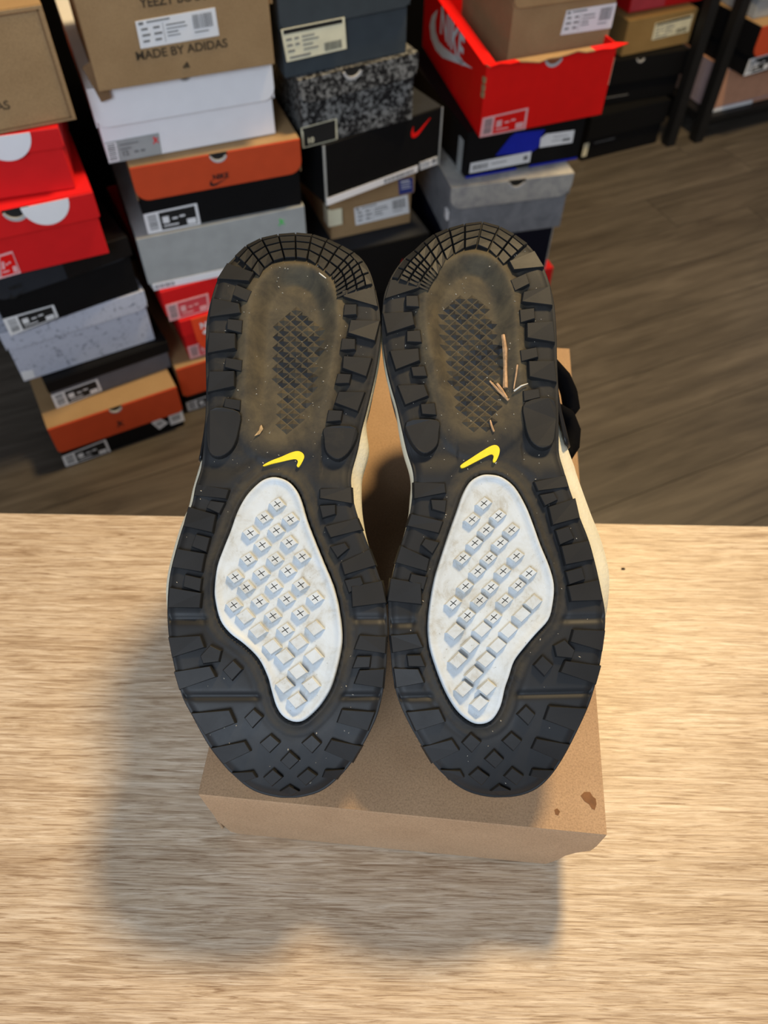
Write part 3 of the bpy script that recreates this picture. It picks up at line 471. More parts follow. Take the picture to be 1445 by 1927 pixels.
# --- rack boxes
def rack(label, loc, W_, D_, Ht, shelves):
    t = thing('shoe_rack', label, 'rack', loc, PA)
    for x in (0, W_):
        for y in (0, D_):
            q = MB(); q.box(x-.013, x+.013, y-.013, y+.013, 0, Ht); q.build('leg', M_IRON, t, bev=.002)
    for z in shelves:
        q = MB(); q.box(-.0, W_, -.008, D_+.008, z-.014, z); q.build('shelf', M_IRON, t, bev=.002)
    return t
rack('black metal rack with one low shelf carrying the peach box', (.788, 1.973, 0), .62, .36, .95, (.06, .55))
rack('black metal rack whose leg stands beside the dark shoe boxes', (.712-.62*math.cos(PA), 1.952-.62*math.sin(PA)+.0, 0), .62, .44, .95, (.55,))
b = BX['F1']; BX['F1']['p'] = [b['p'][0]+.0, b['p'][1], .0605]
t, f, w, h, ll, _, _ = shoebox('F1', 'peach shoe box with inset front on the low rack shelf', M_LILAC, M_LILAC, M_PEACH, rc=.001, ll=.001, ext=0.)
q = MB(); q.box(.010, w-.002, LF-.001, LF, .012, h-.004); q.build('front_panel', M_PEACH, t); q = MB(); q.box(0, .010, LF-.0016, LF, .004, h); q.box(0, w, LF-.0016, LF, 0.002, .008); q.build('front_frame', M_PEACH, t); q = MB(); q.box(.004, .13, LF-.002, LF-.0016, .0005, .009); q.build('label', M_LBL, t)
BX['F2']['p'][2] = .0605+BX['F1']['h']
t, f, w, h, ll, _, _ = shoebox('F2', 'black-sided shoe box with orange lid front on the peach box', M_BLACK, M_ORANGE, M_KRAFT2, rc=.02, ll=.045, sidem=M_BLACK); add_label(t, [(.0, .040), (.075, .043), (.075, .006), (.0, .003)], BY, 'dark', 23)
BX['F3'] = dict(p=[.83, 1.985, .0605+BX['F1']['h']+BX['F2']['h']], yaw=26., w=.2, h=.09, f={})
t, f, w, h, ll, _, _ = shoebox('F3', 'grey shoe box topmost on the low rack shelf', M_GREY, M_GREY, rc=.004, ll=.04)


# ------------------------------------------------------------------ shoes
SH = {'L': {'H': [-0.05637,0.41121,0.74287],
 'ux': [-0.99981,-0.01736,-0.00885],
 'ax': [0.01948,-0.89084,-0.4539],
 'L': 331.2,
 'out': [[-4.07,-0.27],[4.19,0.27],[12.25,1.62],[21.14,5.02],[28.69,10.48],[36.46,21.97],[39.94,27.95],[44.03,38.29],[47.08,51.56],[49.04,63.97],[49.29,77.52],[48.86,88.7],[47.8,108.58],[47.82,128.45],[48.38,143.15],[49.61,153.76],[51.59,163.08],[53.51,173.21],[57.43,183.85],[61.13,198.48],[63.78,212.93],[64.18,228.91],[62.98,242.45],[59.93,257.22],[54.78,275.62],[49.22,286.57],[41.24,301.57],[33.23,312.86],[27.82,318.68],[20.6,325.16],[12.22,329.06],[-0.0,331.2],[-11.52,329.73],[-21.06,325.74],[-30.76,316.99],[-39.23,305.63],[-46.91,291.56],[-50.58,281.28],[-53.42,266.63],[-54.45,252.77],[-54.64,235.11],[-52.68,219.76],[-49.82,211.14],[-45.96,199.56],[-41.13,186.97],[-37.01,174.26],[-34.91,163.37],[-34.86,153.89],[-38.2,141.15],[-40.54,128.58],[-43.82,114.79],[-48.14,95.79],[-50.57,80.51],[-51.31,70.22],[-50.6,57.88],[-48.15,45.16],[-44.71,32.35],[-38.56,20.54],[-26.2,10.53],[-14.64,3.5]],
 'pad': [[6.87,157.44],[-0.09,159.86],[-5.03,165.27],[-8.07,172.13],[-11.14,182.21],[-16.13,194.84],[-21.01,206.47],[-25.43,216.84],[-28.38,227.41],[-30.18,238.72],[-30.53,247.98],[-28.62,258.82],[-25.42,270.04],[-21.91,276.78],[-17.01,283.13],[-10.34,288.68],[-4.82,289.5],[0.75,286.7],[4.51,281.14],[7.33,272.0],[9.18,265.65],[14.0,256.5],[21.82,248.97],[29.35,243.37],[34.98,236.33],[38.02,226.13],[38.74,218.71],[37.72,207.22],[34.73,197.66],[31.15,187.87],[27.71,177.11],[23.1,168.21],[17.42,161.78],[12.72,158.49]],
 'stud': [[5.5,173.2],[12.59,180.57],[-1.93,181.58],[19.8,189.06],[5.67,187.73],[13.18,195.68],[-1.4,194.26],[20.65,203.39],[5.99,203.42],[-8.55,202.01],[27.34,212.97],[13.27,211.09],[-1.03,209.68],[21.17,218.7],[6.24,218.25],[-8.13,217.33],[13.84,226.29],[-0.65,224.91],[-16.03,224.46],[27.53,228.15],[6.55,233.84],[-8.09,232.46],[-0.22,241.34],[21.38,234.28],[14.19,241.77],[-15.96,240.44],[6.65,250.15],[-7.41,247.87],[-0.02,255.25],[-15.5,255.28],[-7.15,263.09],[-0.19,270.23],[-14.2,270.26],[-6.74,278.05]],
 'ncross': 23,
 'sw': [[13.85,150.87],[9.68,148.47],[4.1,146.26],[-1.03,143.94],[-4.78,142.98],[-7.43,143.85],[-8.68,145.89],[-7.97,148.5],[-5.96,151.87],[-4.64,151.39],[-5.26,148.98],[-3.92,147.62],[-0.64,148.0],[4.04,149.06],[9.64,150.3],[13.37,151.45]],
 'lug': [[[38.9,27.88],[22.45,35.9],[25.06,41.72],[43.92,38.83]],[[32.3,43.97],[23.0,48.17],[25.5,54.76],[33.94,50.53]],[[46.1,51.59],[30.34,55.8],[29.2,61.5],[47.1,63.55]],[[36.36,65.32],[27.89,66.15],[28.15,73.86],[36.45,71.49]],[[46.74,73.32],[31.71,74.36],[31.44,83.04],[47.25,85.56]],[[36.56,88.62],[27.18,90.15],[27.47,96.7],[37.04,94.17]],[[45.87,96.68],[31.49,96.7],[31.21,105.72],[46.38,108.7]],[[36.23,112.69],[27.44,113.69],[27.74,119.64],[36.73,117.65]],[[44.55,119.61],[28.37,120.62],[28.04,131.43],[31.48,142.15],[38.86,146.49],[44.69,141.16]],[[-28.55,47.89],[-47.63,45.15],[-49.59,56.9],[-30.05,51.65]],[[-30.57,56.37],[-37.4,56.37],[-37.42,62.6],[-29.94,63.11]],[[-34.04,66.21],[-50.84,65.71],[-47.92,78.54],[-32.63,73.92]],[[-29.26,76.99],[-36.71,77.5],[-36.73,83.62],[-28.35,84.12]],[[-30.11,87.68],[-46.19,88.71],[-43.03,99.8],[-29.67,94.76]],[[-27.01,98.08],[-34.49,98.59],[-33.47,103.8],[-25.63,103.99]],[[-27.58,108.79],[-42.19,108.81],[-38.31,120.22],[-25.53,115.25]],[[-21.96,119.5],[-29.76,120.01],[-28.85,125.63],[-20.89,126.4]],[[-20.64,129.54],[-37.5,130.06],[-34.44,142.25],[-27.89,148.05],[-21.27,144.17],[-19.77,136.39]],[[51.07,161.23],[32.43,165.04],[33.92,169.99],[52.07,167.68]],[[42.42,171.17],[34.43,172.36],[37.13,178.27],[44.22,175.11]],[[54.72,174.11],[39.04,179.05],[40.62,188.83],[56.87,184.9]],[[49.44,189.79],[41.86,191.75],[43.49,199.49],[51.58,196.38]],[[59.69,197.53],[44.03,200.46],[45.57,210.26],[62.12,207.35]],[[54.48,211.77],[45.43,213.89],[46.11,220.73],[55.16,218.15]],[[62.74,218.61],[45.12,221.69],[45.77,229.52],[63.2,229.21]],[[-35.29,218.34],[-51.68,215.04],[-54.03,226.91],[-36.01,229.23]],[[-31.65,215.0],[-40.23,213.11],[-41.67,216.92],[-34.07,221.66]],[[-29.67,205.42],[-44.99,197.73],[-48.35,206.61],[-31.63,211.94]],[[-23.84,196.72],[-31.51,194.6],[-33.65,197.71],[-27.73,202.72]],[[-20.83,185.53],[-38.2,180.66],[-40.83,187.03],[-23.79,191.68]],[[-17.6,174.03],[-26.23,173.56],[-26.28,178.68],[-19.33,180.83]],[[-17.68,164.82],[-34.72,163.16],[-35.45,172.49],[-17.74,169.78]],[[62.46,245.2],[44.91,244.31],[42.51,250.35],[59.93,255.57]],[[44.5,254.96],[39.54,249.43],[33.62,252.22],[34.77,257.75],[42.98,258.83]],[[58.76,263.21],[39.2,260.22],[36.1,265.74],[55.8,272.39]],[[32.42,262.35],[27.11,257.3],[22.33,261.91],[27.57,267.59]],[[49.27,284.81],[28.74,283.02],[25.81,289.68],[42.0,295.95]],[[39.23,303.26],[21.05,299.56],[18.18,304.64],[33.18,311.81]],[[28.68,316.62],[17.33,315.69],[15.39,318.98],[23.25,321.48]],[[20.84,287.19],[16.14,282.59],[11.5,286.76],[16.89,292.3]],[[12.93,300.51],[7.41,296.04],[2.62,300.26],[8.07,305.42]],[[-9.18,300.58],[-14.57,296.1],[-19.2,300.6],[-14.44,305.67]],[[2.28,309.99],[-2.54,304.98],[-7.51,309.54],[-2.31,314.3]],[[11.61,318.99],[6.45,314.47],[1.69,318.83],[7.54,323.68]],[[-6.43,318.85],[-11.92,314.24],[-16.75,317.91],[-10.75,323.25]],[[3.11,326.65],[-1.74,323.52],[-6.85,326.68],[-2.01,329.14]],[[-19.84,318.89],[-21.33,315.32],[-31.23,314.87],[-26.9,320.37]],[[-21.31,304.56],[-24.84,298.74],[-40.74,302.54],[-35.51,311.24]],[[-27.99,289.63],[-30.54,282.99],[-47.82,284.33],[-44.06,294.13]],[[-37.09,269.4],[-39.89,262.52],[-53.0,261.91],[-52.05,271.74]],[[-36.15,261.32],[-38.47,255.43],[-45.7,255.45],[-45.04,260.88]],[[-37.05,251.46],[-39.85,244.32],[-53.98,245.0],[-53.49,253.8]]]},
'R': {'H': [0.05239,0.41966,0.74717],
 'ux': [-0.99916,-0.03655,-0.01862],
 'ax': [0.04102,-0.89026,-0.45361],
 'L': 338.7,
 'out': [[-1.33,-0.23],[8.43,2.74],[17.85,6.64],[28.59,13.21],[36.21,21.79],[44.6,30.84],[50.81,40.16],[54.42,48.04],[57.09,56.51],[58.45,69.86],[58.57,80.21],[57.09,94.65],[54.52,107.7],[51.49,119.69],[49.07,132.79],[46.48,146.36],[43.56,157.38],[42.9,164.95],[43.88,173.03],[45.51,183.41],[48.76,194.84],[53.16,207.16],[56.48,219.37],[58.58,227.35],[58.9,240.42],[58.42,255.46],[57.41,271.16],[55.16,282.82],[50.91,293.74],[45.22,304.78],[39.3,314.84],[32.44,323.66],[22.32,332.31],[12.1,336.87],[0.0,338.7],[-11.17,337.5],[-19.65,333.84],[-26.5,327.23],[-32.77,317.83],[-39.51,304.93],[-47.26,288.36],[-52.22,272.83],[-55.54,259.15],[-58.15,243.19],[-56.82,228.07],[-54.68,213.9],[-52.09,201.31],[-47.79,187.66],[-43.27,171.91],[-40.46,160.84],[-39.12,149.41],[-40.32,125.84],[-40.93,111.45],[-41.31,95.93],[-41.98,80.54],[-41.8,63.97],[-40.13,51.41],[-37.15,39.01],[-32.29,25.16],[-27.62,18.1],[-20.54,10.37],[-11.39,2.6]],
 'pad': [[1.49,163.5],[-5.68,165.17],[-12.72,171.2],[-18.3,181.93],[-21.8,192.37],[-25.19,203.9],[-29.14,215.33],[-31.11,225.46],[-29.91,235.43],[-26.9,244.43],[-19.4,252.13],[-12.99,258.97],[-7.41,265.79],[-4.25,274.03],[-2.09,279.51],[0.58,289.14],[5.19,295.98],[11.28,298.22],[17.18,296.52],[23.99,290.51],[29.78,280.67],[34.33,268.67],[37.51,256.93],[38.07,245.99],[36.76,234.99],[33.68,220.77],[29.18,207.72],[24.65,195.41],[20.12,184.0],[16.52,174.74],[12.1,167.47],[6.65,164.16]],
 'stud': [[5.07,180.27],[-2.54,187.25],[11.96,189.0],[-9.34,195.22],[4.51,194.9],[-2.82,202.31],[10.99,201.99],[-11.13,209.71],[3.71,210.39],[17.98,210.05],[-3.58,217.71],[10.15,217.39],[-17.44,219.26],[17.1,225.34],[3.44,226.17],[-11.3,225.51],[24.04,234.25],[9.84,233.08],[-3.79,233.4],[2.7,242.26],[16.75,240.93],[-18.89,234.76],[-12.47,241.12],[23.63,249.22],[9.04,248.58],[-4.98,249.41],[15.92,256.82],[1.43,257.16],[22.73,264.51],[7.76,264.38],[14.53,272.04],[20.23,279.32],[7.79,279.14],[11.97,286.85]],
 'ncross': 21,
 'sw': [[16.85,159.26],[16.32,157.82],[10.52,154.09],[3.73,149.89],[-1.11,147.37],[-3.94,147.44],[-5.25,149.61],[-4.61,152.99],[-2.54,156.81],[-1.15,156.3],[-1.76,153.41],[-0.4,152.41],[2.97,153.78],[8.74,156.55],[14.99,159.59]],
 'lug': [[[-37.09,39.71],[-18.71,42.66],[-16.61,36.71],[-32.54,28.51]],[[-27.3,51.67],[-18.64,56.0],[-16.46,49.26],[-25.77,44.97]],[[-39.94,64.99],[-22.22,62.89],[-23.46,57.06],[-39.33,52.76]],[[-29.17,73.11],[-20.82,75.53],[-20.67,67.65],[-29.14,66.8]],[[-39.93,87.5],[-24.04,84.92],[-24.37,76.04],[-39.44,74.98]],[[-29.64,96.3],[-20.03,98.89],[-19.65,92.19],[-29.12,90.63]],[[-39.49,111.16],[-23.99,108.11],[-24.1,98.89],[-38.64,98.87]],[[-29.36,120.31],[-20.18,122.35],[-20.09,116.26],[-29.03,115.24]],[[-35.77,144.36],[-29.36,149.81],[-22.52,145.37],[-19.83,134.41],[-20.77,123.35],[-37.17,122.32]],[[36.63,52.82],[56.44,58.19],[53.05,46.17],[34.73,48.97]],[[36.97,64.54],[44.41,64.02],[44.29,57.65],[37.46,57.65]],[[40.07,75.59],[55.75,80.32],[57.97,67.2],[41.21,67.71]],[[36.18,86.02],[44.59,85.51],[44.42,79.25],[36.9,78.73]],[[37.8,96.91],[51.38,102.06],[54.39,90.72],[38.11,89.67]],[[33.81,106.34],[41.77,106.15],[42.69,100.82],[35.11,100.3]],[[33.55,117.86],[46.62,122.94],[50.58,111.27],[35.72,111.25]],[[29.33,129.26],[37.34,128.47],[37.97,122.73],[30.06,122.21]],[[28.43,139.48],[30.15,147.43],[36.73,151.4],[43.19,145.47],[46.24,133.01],[29.21,132.47]],[[-42.77,171.48],[-25.11,173.84],[-23.25,168.78],[-41.36,164.88]],[[-35.48,179.08],[-28.42,182.31],[-25.83,176.26],[-33.61,175.05]],[[-47.44,189.09],[-31.93,193.11],[-30.26,183.1],[-45.9,178.05]],[[-43.13,200.83],[-35.25,204.01],[-33.35,196.09],[-40.58,194.09]],[[-53.68,212.05],[-37.55,215.02],[-35.79,205.0],[-51.06,202.0]],[[-47.51,223.09],[-38.93,225.73],[-37.49,218.73],[-46.22,216.57]],[[-56.44,234.4],[-39.34,234.72],[-38.04,226.71],[-54.98,223.56]],[[41.16,234.42],[59.13,232.05],[57.17,219.91],[40.96,223.28]],[[39.86,226.68],[47.29,221.83],[46.1,217.94],[37.62,219.87]],[[37.77,216.74],[54.32,211.29],[51.13,202.21],[36.12,210.07]],[[34.34,207.31],[40.06,202.19],[38.01,199.01],[30.49,201.17]],[[30.55,196.02],[47.43,191.27],[45.03,184.75],[28.03,189.73]],[[26.65,184.92],[33.52,182.73],[34.06,177.49],[25.53,177.97]],[[25.83,173.62],[43.2,176.4],[42.95,166.85],[26.1,168.55]],[[-54.67,261.36],[-37.44,256.02],[-39.6,249.84],[-56.96,250.75]],[[-37.91,264.69],[-29.78,263.59],[-28.73,257.93],[-34.47,255.08],[-39.46,260.73]],[[-50.5,278.56],[-31.28,271.76],[-34.21,266.11],[-53.61,269.17]],[[-22.87,273.65],[-17.57,267.84],[-22.21,263.13],[-27.55,268.29]],[[-38.39,302.65],[-22.27,296.24],[-24.84,289.43],[-45.07,291.26]],[[-31.28,318.87],[-15.58,311.54],[-17.96,306.34],[-36.0,310.13]],[[-23.44,328.76],[-14.96,326.2],[-16.12,322.84],[-27.73,323.79]],[[-13.71,298.92],[-8.0,293.25],[-12.43,288.99],[-17.2,293.69]],[[-5.76,312.34],[0.07,307.06],[-4.53,302.74],[-10.02,307.32]],[[16.31,312.59],[21.4,307.41],[17.0,302.81],[11.6,307.39]],[[3.77,321.42],[9.36,316.55],[4.7,311.89],[-0.41,317.01]],[[-7.61,331.01],[-1.07,326.05],[-5.0,321.59],[-11.14,326.21]],[[11.05,330.57],[17.67,325.11],[13.38,321.36],[7.13,326.07]],[[1.23,336.59],[5.96,334.08],[1.85,330.85],[-4.36,334.05]],[[27.69,327.62],[32.62,322.0],[22.68,322.46],[20.67,326.11]],[[37.08,318.29],[42.33,309.39],[27.01,305.5],[23.15,311.46]],[[45.86,300.79],[50.42,290.77],[33.48,289.4],[30.44,296.19]],[[55.74,277.89],[56.86,267.84],[43.91,268.46],[40.99,275.5]],[[48.99,266.79],[49.61,261.23],[42.47,261.21],[40.21,267.24]],[[57.28,259.55],[58.03,250.55],[44.09,249.85],[41.11,257.15]]]}}
def catmull(P, n):
    P = np.array(P); k = len(P); out = []
    for i in range(k):
        a, b, c, d = P[i-1], P[i], P[(i+1) % k], P[(i+2) % k]
        for j in range(n):
            t_ = j/n; out.append(.5*((2*b)+(-a+c)*t_+(2*a-5*b+4*c-d)*t_*t_+(-a+3*b-3*c+d)*t_**3))
    return np.array(out)
def area2(P): x, y = P[:, 0], P[:, 1]; return float(np.sum(x*np.roll(y, -1)-np.roll(x, -1)*y))
def sdf(X, Y, P):
    """signed distance (negative inside) to polygon"""
    D = np.full(X.shape, 1e9); ins = np.zeros(X.shape, bool); n = len(P)
    for i in range(n):
        ax, ay = P[i]; bx, by = P[(i+1) % n]; ex_, ey = bx-ax, by-ay
        tt = np.clip(((X-ax)*ex_+(Y-ay)*ey)/(ex_*ex_+ey*ey+1e-12), 0, 1)
        D = np.minimum(D, (X-ax-tt*ex_)**2+(Y-ay-tt*ey)**2)
        if by != ay:
            c = ((ay > Y) != (by > Y)) & (X < (bx-ax)*(Y-ay)/(by-ay)+ax); ins ^= c
    D = np.sqrt(D); return np.where(ins, -D, D)
def sm(a, b, x): t_ = np.clip((x-a)/(b-a), 0, 1); return t_*t_*(3-2*t_)
def lohi(P, v):
    n = len(P); xs = []
    for i in range(n):
        (a, b), (c, d) = P[i], P[(i+1) % n]
        if (b-v)*(d-v) <= 0 and b != d: xs.append(a+(c-a)*(v-b)/(d-b))
    return min(xs), max(xs)
CAVL = [(-1, 30), (12, 34), (21.5, 48), (24.5, 65), (24.8, 89), (25.5, 112), (24, 130), (14, 142), (2, 145), (-8, 142), (-15, 130), (-19, 112), (-22, 94), (-25, 75), (-25.5, 58), (-21, 42), (-12, 33)]
PYRL = [(8.7, 64), (-4.7, 53), (-16.6, 66), (-15.9, 88), (-12.3, 108), (-6, 128), (2.4, 137), (6.5, 123), (8.9, 98), (11.3, 78)]
PYRR = [(21, 60), (12, 53), (-.6, 55.7), (-7.7, 71), (-9.7, 90), (-8.4, 115), (-1.5, 138), (12.8, 139), (16.9, 124), (21.6, 99), (24.5, 74)]
def make_shoe(key, label, sgn):
    d = SH[key]; L = d['L']; OUT = catmull(d['out'], 5)
    if area2(OUT) < 0: OUT = OUT[::-1]
    PAD = catmull(d['pad'], 4)
    if area2(PAD) < 0: PAD = PAD[::-1]
    H = Vector(d['H']); ux = Vector(d['ux']); ax = Vector(d['ax']); nn = ux.cross(ax)
    OL = np.array(catmull(SH['L']['out'], 3)); LL = SH['L']['L']
    def warp(p):
        if key == 'L': return p
        u, v = p; a, b = lohi(OL, v); s = (u-a)/(b-a); v2 = v*L/LL; a2, b2 = lohi(OUT, v2); return (b2-s*(b2-a2), v2)
    CAV = catmull([warp(p) for p in CAVL], 4)
    def curve(V): return -20*np.clip((V-(L-80))/80, 0, 2)**2-17*np.clip((55-V)/55, 0, 2)**2
    F1, F2 = (235.5, 276) if key == 'L' else (244, 283)
    def base(U, V, relief=True):
        U = np.asarray(U, float); V = np.asarray(V, float)
        de = -sdf(U, V, OUT); h = curve(V)-2.6*np.clip(1-de/5.5, 0, 1)**2
        if not relief: return h
        sp = sdf(U, V, PAD); sc = sdf(U, V, CAV)
        h = h-1.3*np.exp(-((sp-5.0)/3.2)**2)*(sp > 0)
        h = h-3.6*(1-sm(.5, 1.3, sp))
        fade = 1-sm(88, 146, V)
        h = h-7.5*sm(0., 11., -sc)*fade+1.1*np.exp(-((sc-1.)/2.2)**2)*(1-sm(95, 130, V))
        # step between the raised perimeter ring and the inside wall of the heel
        h = h-1.2*np.exp(-((sc-8)/3.0)**2)*(1-sm(110, 150, V))*sm(28, 45, V)
        # flex grooves across the forefoot
        for f_ in (F1, F2): h = h-1.7*np.exp(-((V-f_)/1.7)**2)*sm(5, 8, sp)*sm(.0, 2., de)
        h = h-1.1*sm(6, 9, sp)*sm(4, 8, sc)*sm(0, 1.5, de)
        # heel tread bed, toe arch bridge
        h = h-.9*(1-sm(24, 30, V))*sm(1, 3, sc)
        h = h+.9*np.exp(-((V-163)/6.)**2)*sm(8, 14, sp)-1.0*np.exp(-((V-151)/5.)**2)*sm(10, 16, sp)*(np.abs(U) > 18)
        return h
    # --- grid of the moulded sole
    nr, nc = 330, 118
    ph = np.linspace(0, 1, nr); Vr = L*(.5-.5*np.cos(np.pi*ph))*.55+L*ph*.45; Vr = .25+Vr*(L-.5)/L
    tt = np.linspace(0, 1, nc); tt = .5-.5*np.cos(np.pi*tt); tt = .35*tt+.65*np.linspace(0, 1, nc)
    lh = np.array([lohi(OUT, v) for v in Vr]); U = lh[:, :1]+(lh[:, 1:]-lh[:, :1])*tt[None, :]; V = np.repeat(Vr[:, None], nc, 1)
    Wz = base(U, V); CV = base(U, V, False)
    pts = np.stack([U, V, Wz], -1).reshape(-1, 3)/1000
    idx = np.arange(nr*nc).reshape(nr, nc)
    faces = np.stack([idx[:-1, :-1], idx[:-1, 1:], idx[1:, 1:], idx[1:, :-1]], -1).reshape(-1, 4).tolist()
    bd = np.concatenate([idx[0, :], idx[1:, -1], idx[-1, -2::-1], idx[-2:0:-1, 0]]); nb = len(bd)
    sk = pts[bd].copy(); cen = sk.mean(0)
    VV = [tuple(p) for p in pts]; prev = list(bd)
    for dz, inn in ((.004, .0), (.0085, .001)):
        k = len(VV); nw = sk.copy(); nw[:, 2] -= dz; nw[:, :2] += (cen[:2]-nw[:, :2])*inn*5; VV += [tuple(p) for p in nw]
        faces += [[prev[(i+1) % nb], prev[i], k+i, k+(i+1) % nb] for i in range(nb)]; prev = list(range(k, k+nb))
    # thing
    toe = H+ax*(L/1000)
    org = Vector((toe.x, toe.y+.03, BT))
    rotm = Matrix((ux, ax, nn)).transposed().to_4x4()
    t = thing('sneaker', label, 'shoe', org, 0., None); t.rotation_euler = rotm.to_euler()
    offl = (Matrix.Translation(org) @ rotm).inverted() @ H
    def put(o): o.location = offl; return o
    so = put(pyd('outsole', VV, faces, M_RUB, t, True)); so['label'] = 'moulded black rubber outsole with dusty hollow heel'
    at = so.data.attributes.new('dust', 'FLOAT', 'POINT')
    sc = sdf(U, V, CAV); sp = sdf(U, V, PAD)
    du = np.clip(.8*sm(-1, 9, -sc)*(1-sm(125, 160, V))+.75*np.exp(-((sc-1)/6.)**2)*(1-sm(120, 150, V))+.35*np.exp(-((sp-4)/4)**2)+.20*(1-sm(150, 200, V))+.20, 0, 1).reshape(-1)
    at.data.foreach_set('value', np.concatenate([du, np.full(len(VV)-len(du), .25)]).astype(np.float32))
    def child(name, V_, F_, m_, par, smooth=False, dust=.2):
        o = pyd(name, V_, F_, m_, par, smooth)
        if m_ is M_RUB: a_ = o.data.attributes.new('dust', 'FLOAT', 'POINT'); a_.data.foreach_set('value', [dust]*len(V_))
        return o
    def lug(name, P, hgt, par, m_=M_RUB, draft=.9, dust=.2, sink=3., rel=True, tops=None):
        P = np.array(P, float)
        if area2(P) < 0: P = P[::-1]
        if len(P) > 5: P = catmull(P, 4)
        c = P.mean(0); n = len(P); dv = P-c; ln = np.linalg.norm(dv, axis=1, keepdims=True)+1e-9
        Q = P+dv/ln*draft; Q2 = P-dv/ln*.35
        b0 = base(P[:, 0], P[:, 1], False)
        lo = np.column_stack([Q, b0-sink]); mid = np.column_stack([P, b0+hgt-.3]); hi = np.column_stack([Q2, b0+hgt])
        Vv = np.vstack([lo, mid, hi])/1000
        Ff = [tuple(range(2*n, 3*n))]
        for r_ in (0, 1): Ff += [(r_*n+i, r_*n+(i+1) % n, (r_+1)*n+(i+1) % n, (r_+1)*n+i) for i in range(n)]
        return child(name, Vv, Ff, m_, par, dust=dust)
    rg = random.Random(11 if key == 'L' else 12)
    for i, P in enumerate(d['lug']):
        big = abs(area2(np.array(P)))/2 > 150
        lug('lug', P, 2.1 if big else 1.5, so, dust=.10+.18*rg.random()+(.08 if P[0][1] < 150 else 0), draft=1.1)
    # heel tread blocks in rings and sectors
    cu, cv = warp((-5., 64.)); nb_ = 0
    def ray_out(th):
        r0, r1 = 10., 90.
        for _ in range(22):
            rm = (r0+r1)/2; x, y = cu+rm*math.cos(th), cv-rm*math.sin(th)
            ok = False
            if .3 < y < L: a, b = lohi(OUT, y); ok = a < x < b
            if ok: r0 = rm
            else: r1 = rm
        return r0
    # angle measured with +u as 0, heel end as 90
    a0, a1 = (46, 153) if key == 'L' else (27, 134)
    ns = 11; rings_f = (0., .20, .44, .70, 1.0)
    for k in range(ns):
        for r_ in range(4):
            sub = 2 if (k >= 8 if key == 'L' else k < 3) and r_ > 0 else 1
            for s_ in range(sub):
                e0 = R(a0+(a1-a0)*(k+s_/sub)/ns); e1 = R(a0+(a1-a0)*(k+(s_+1)/sub)/ns); P = []
                g = .45
                for (th, ro, sg, sr) in ((e0, rings_f[r_], 1, 1), (e1, rings_f[r_], -1, 1), (e1, rings_f[r_+1], -1, -1), (e0, rings_f[r_+1], 1, -1)):
                    rr = ray_out(th)-.6-ro*24.-sr*g; th2 = th+sg*g/max(rr, 5); P.append((cu+rr*math.cos(th2), cv-rr*math.sin(th2)))
                lug('tread_block', P, 1.7 if r_ else 1.2, so, dust=.08+.22*rg.random(), draft=.3, sink=2.5)
    # pyramids on the floor of the hollow heel
    PY = np.array(PYRL if key == 'L' else PYRR); sgn_u = 1
    xs, ys = PY[:, 0], PY[:, 1]; ba, bb_ = (3.5, 3.2), (-3.5, 3.2)
    for i in range(-30, 30):
        for j in range(-30, 30):
            cx, cy = 5+i*ba[0]+j*bb_[0], 95+i*ba[1]+j*bb_[1]
            if not (xs.min() < cx < xs.max() and ys.min() < cy < ys.max()): continue
            if sdf(np.array([cx]), np.array([cy]), PY)[0] > 0: continue
            co = [(cx+3.5, cy), (cx, cy+3.2), (cx-3.5, cy), (cx, cy-3.2)]
            hb = base([c[0] for c in co], [c[1] for c in co]); hc = float(base([cx], [cy])[0])
            Vv = [(co[q_][0], co[q_][1], hb[q_]-.15) for q_ in range(4)]+[(cx, cy, hc+1.45)]
            child('tread_pyramid', np.array(Vv)/1000, [(0, 1, 4), (1, 2, 4), (2, 3, 4), (3, 0, 4)], M_RUB, so, dust=.35+.5*rg.random())
    # --- forefoot pad
    hp = lambda U_, V_: base(U_, V_, False)
    rin = [0., .35, .8, 1.5, 2.6, 3.8, 5.5]; pz = [-3.2, .3, .75, .8, .35, -.5, -.7]
    c0 = PAD.mean(0)
    # inset rings along the inward normal
    tn = np.roll(PAD, -1, 0)-np.roll(PAD, 1, 0); nrm = np.column_stack([-tn[:, 1], tn[:, 0]]); nrm /= np.linalg.norm(nrm, axis=1, keepdims=True)
    Vp = []; n = len(PAD)
    for r_, z_ in zip(rin, pz):
        Q = PAD+nrm*r_; Vp += list(np.column_stack([Q, hp(Q[:, 0], Q[:, 1])+z_]))
    Fp = []
    for k in range(len(rin)-1): Fp += [(k*n+i, k*n+(i+1) % n, (k+1)*n+(i+1) % n, (k+1)*n+i) for i in range(n)]
    Q = PAD+nrm*rin[-1]; last = (len(rin)-1)*n
    bm2 = bmesh.new(); vs = [bm2.verts.new(tuple(np.array(v)/1000)) for v in Vp]
    for f_ in Fp: bm2.faces.new([vs[i] for i in f_])
    fc = bm2.faces.new([vs[last+i] for i in range(n)]); bm2.normal_update(); bmesh.ops.triangulate(bm2, faces=[fc], ngon_method='EAR_CLIP')
    me = bpy.data.meshes.new('forefoot_pad'); bm2.to_mesh(me); bm2.free(); me.polygons.foreach_set('use_smooth', [True]*len(me.polygons))
    po = put(link('forefoot_pad', me, M_PAD, t)); po['label'] = 'off-white forefoot pad with studs set in the black sole'
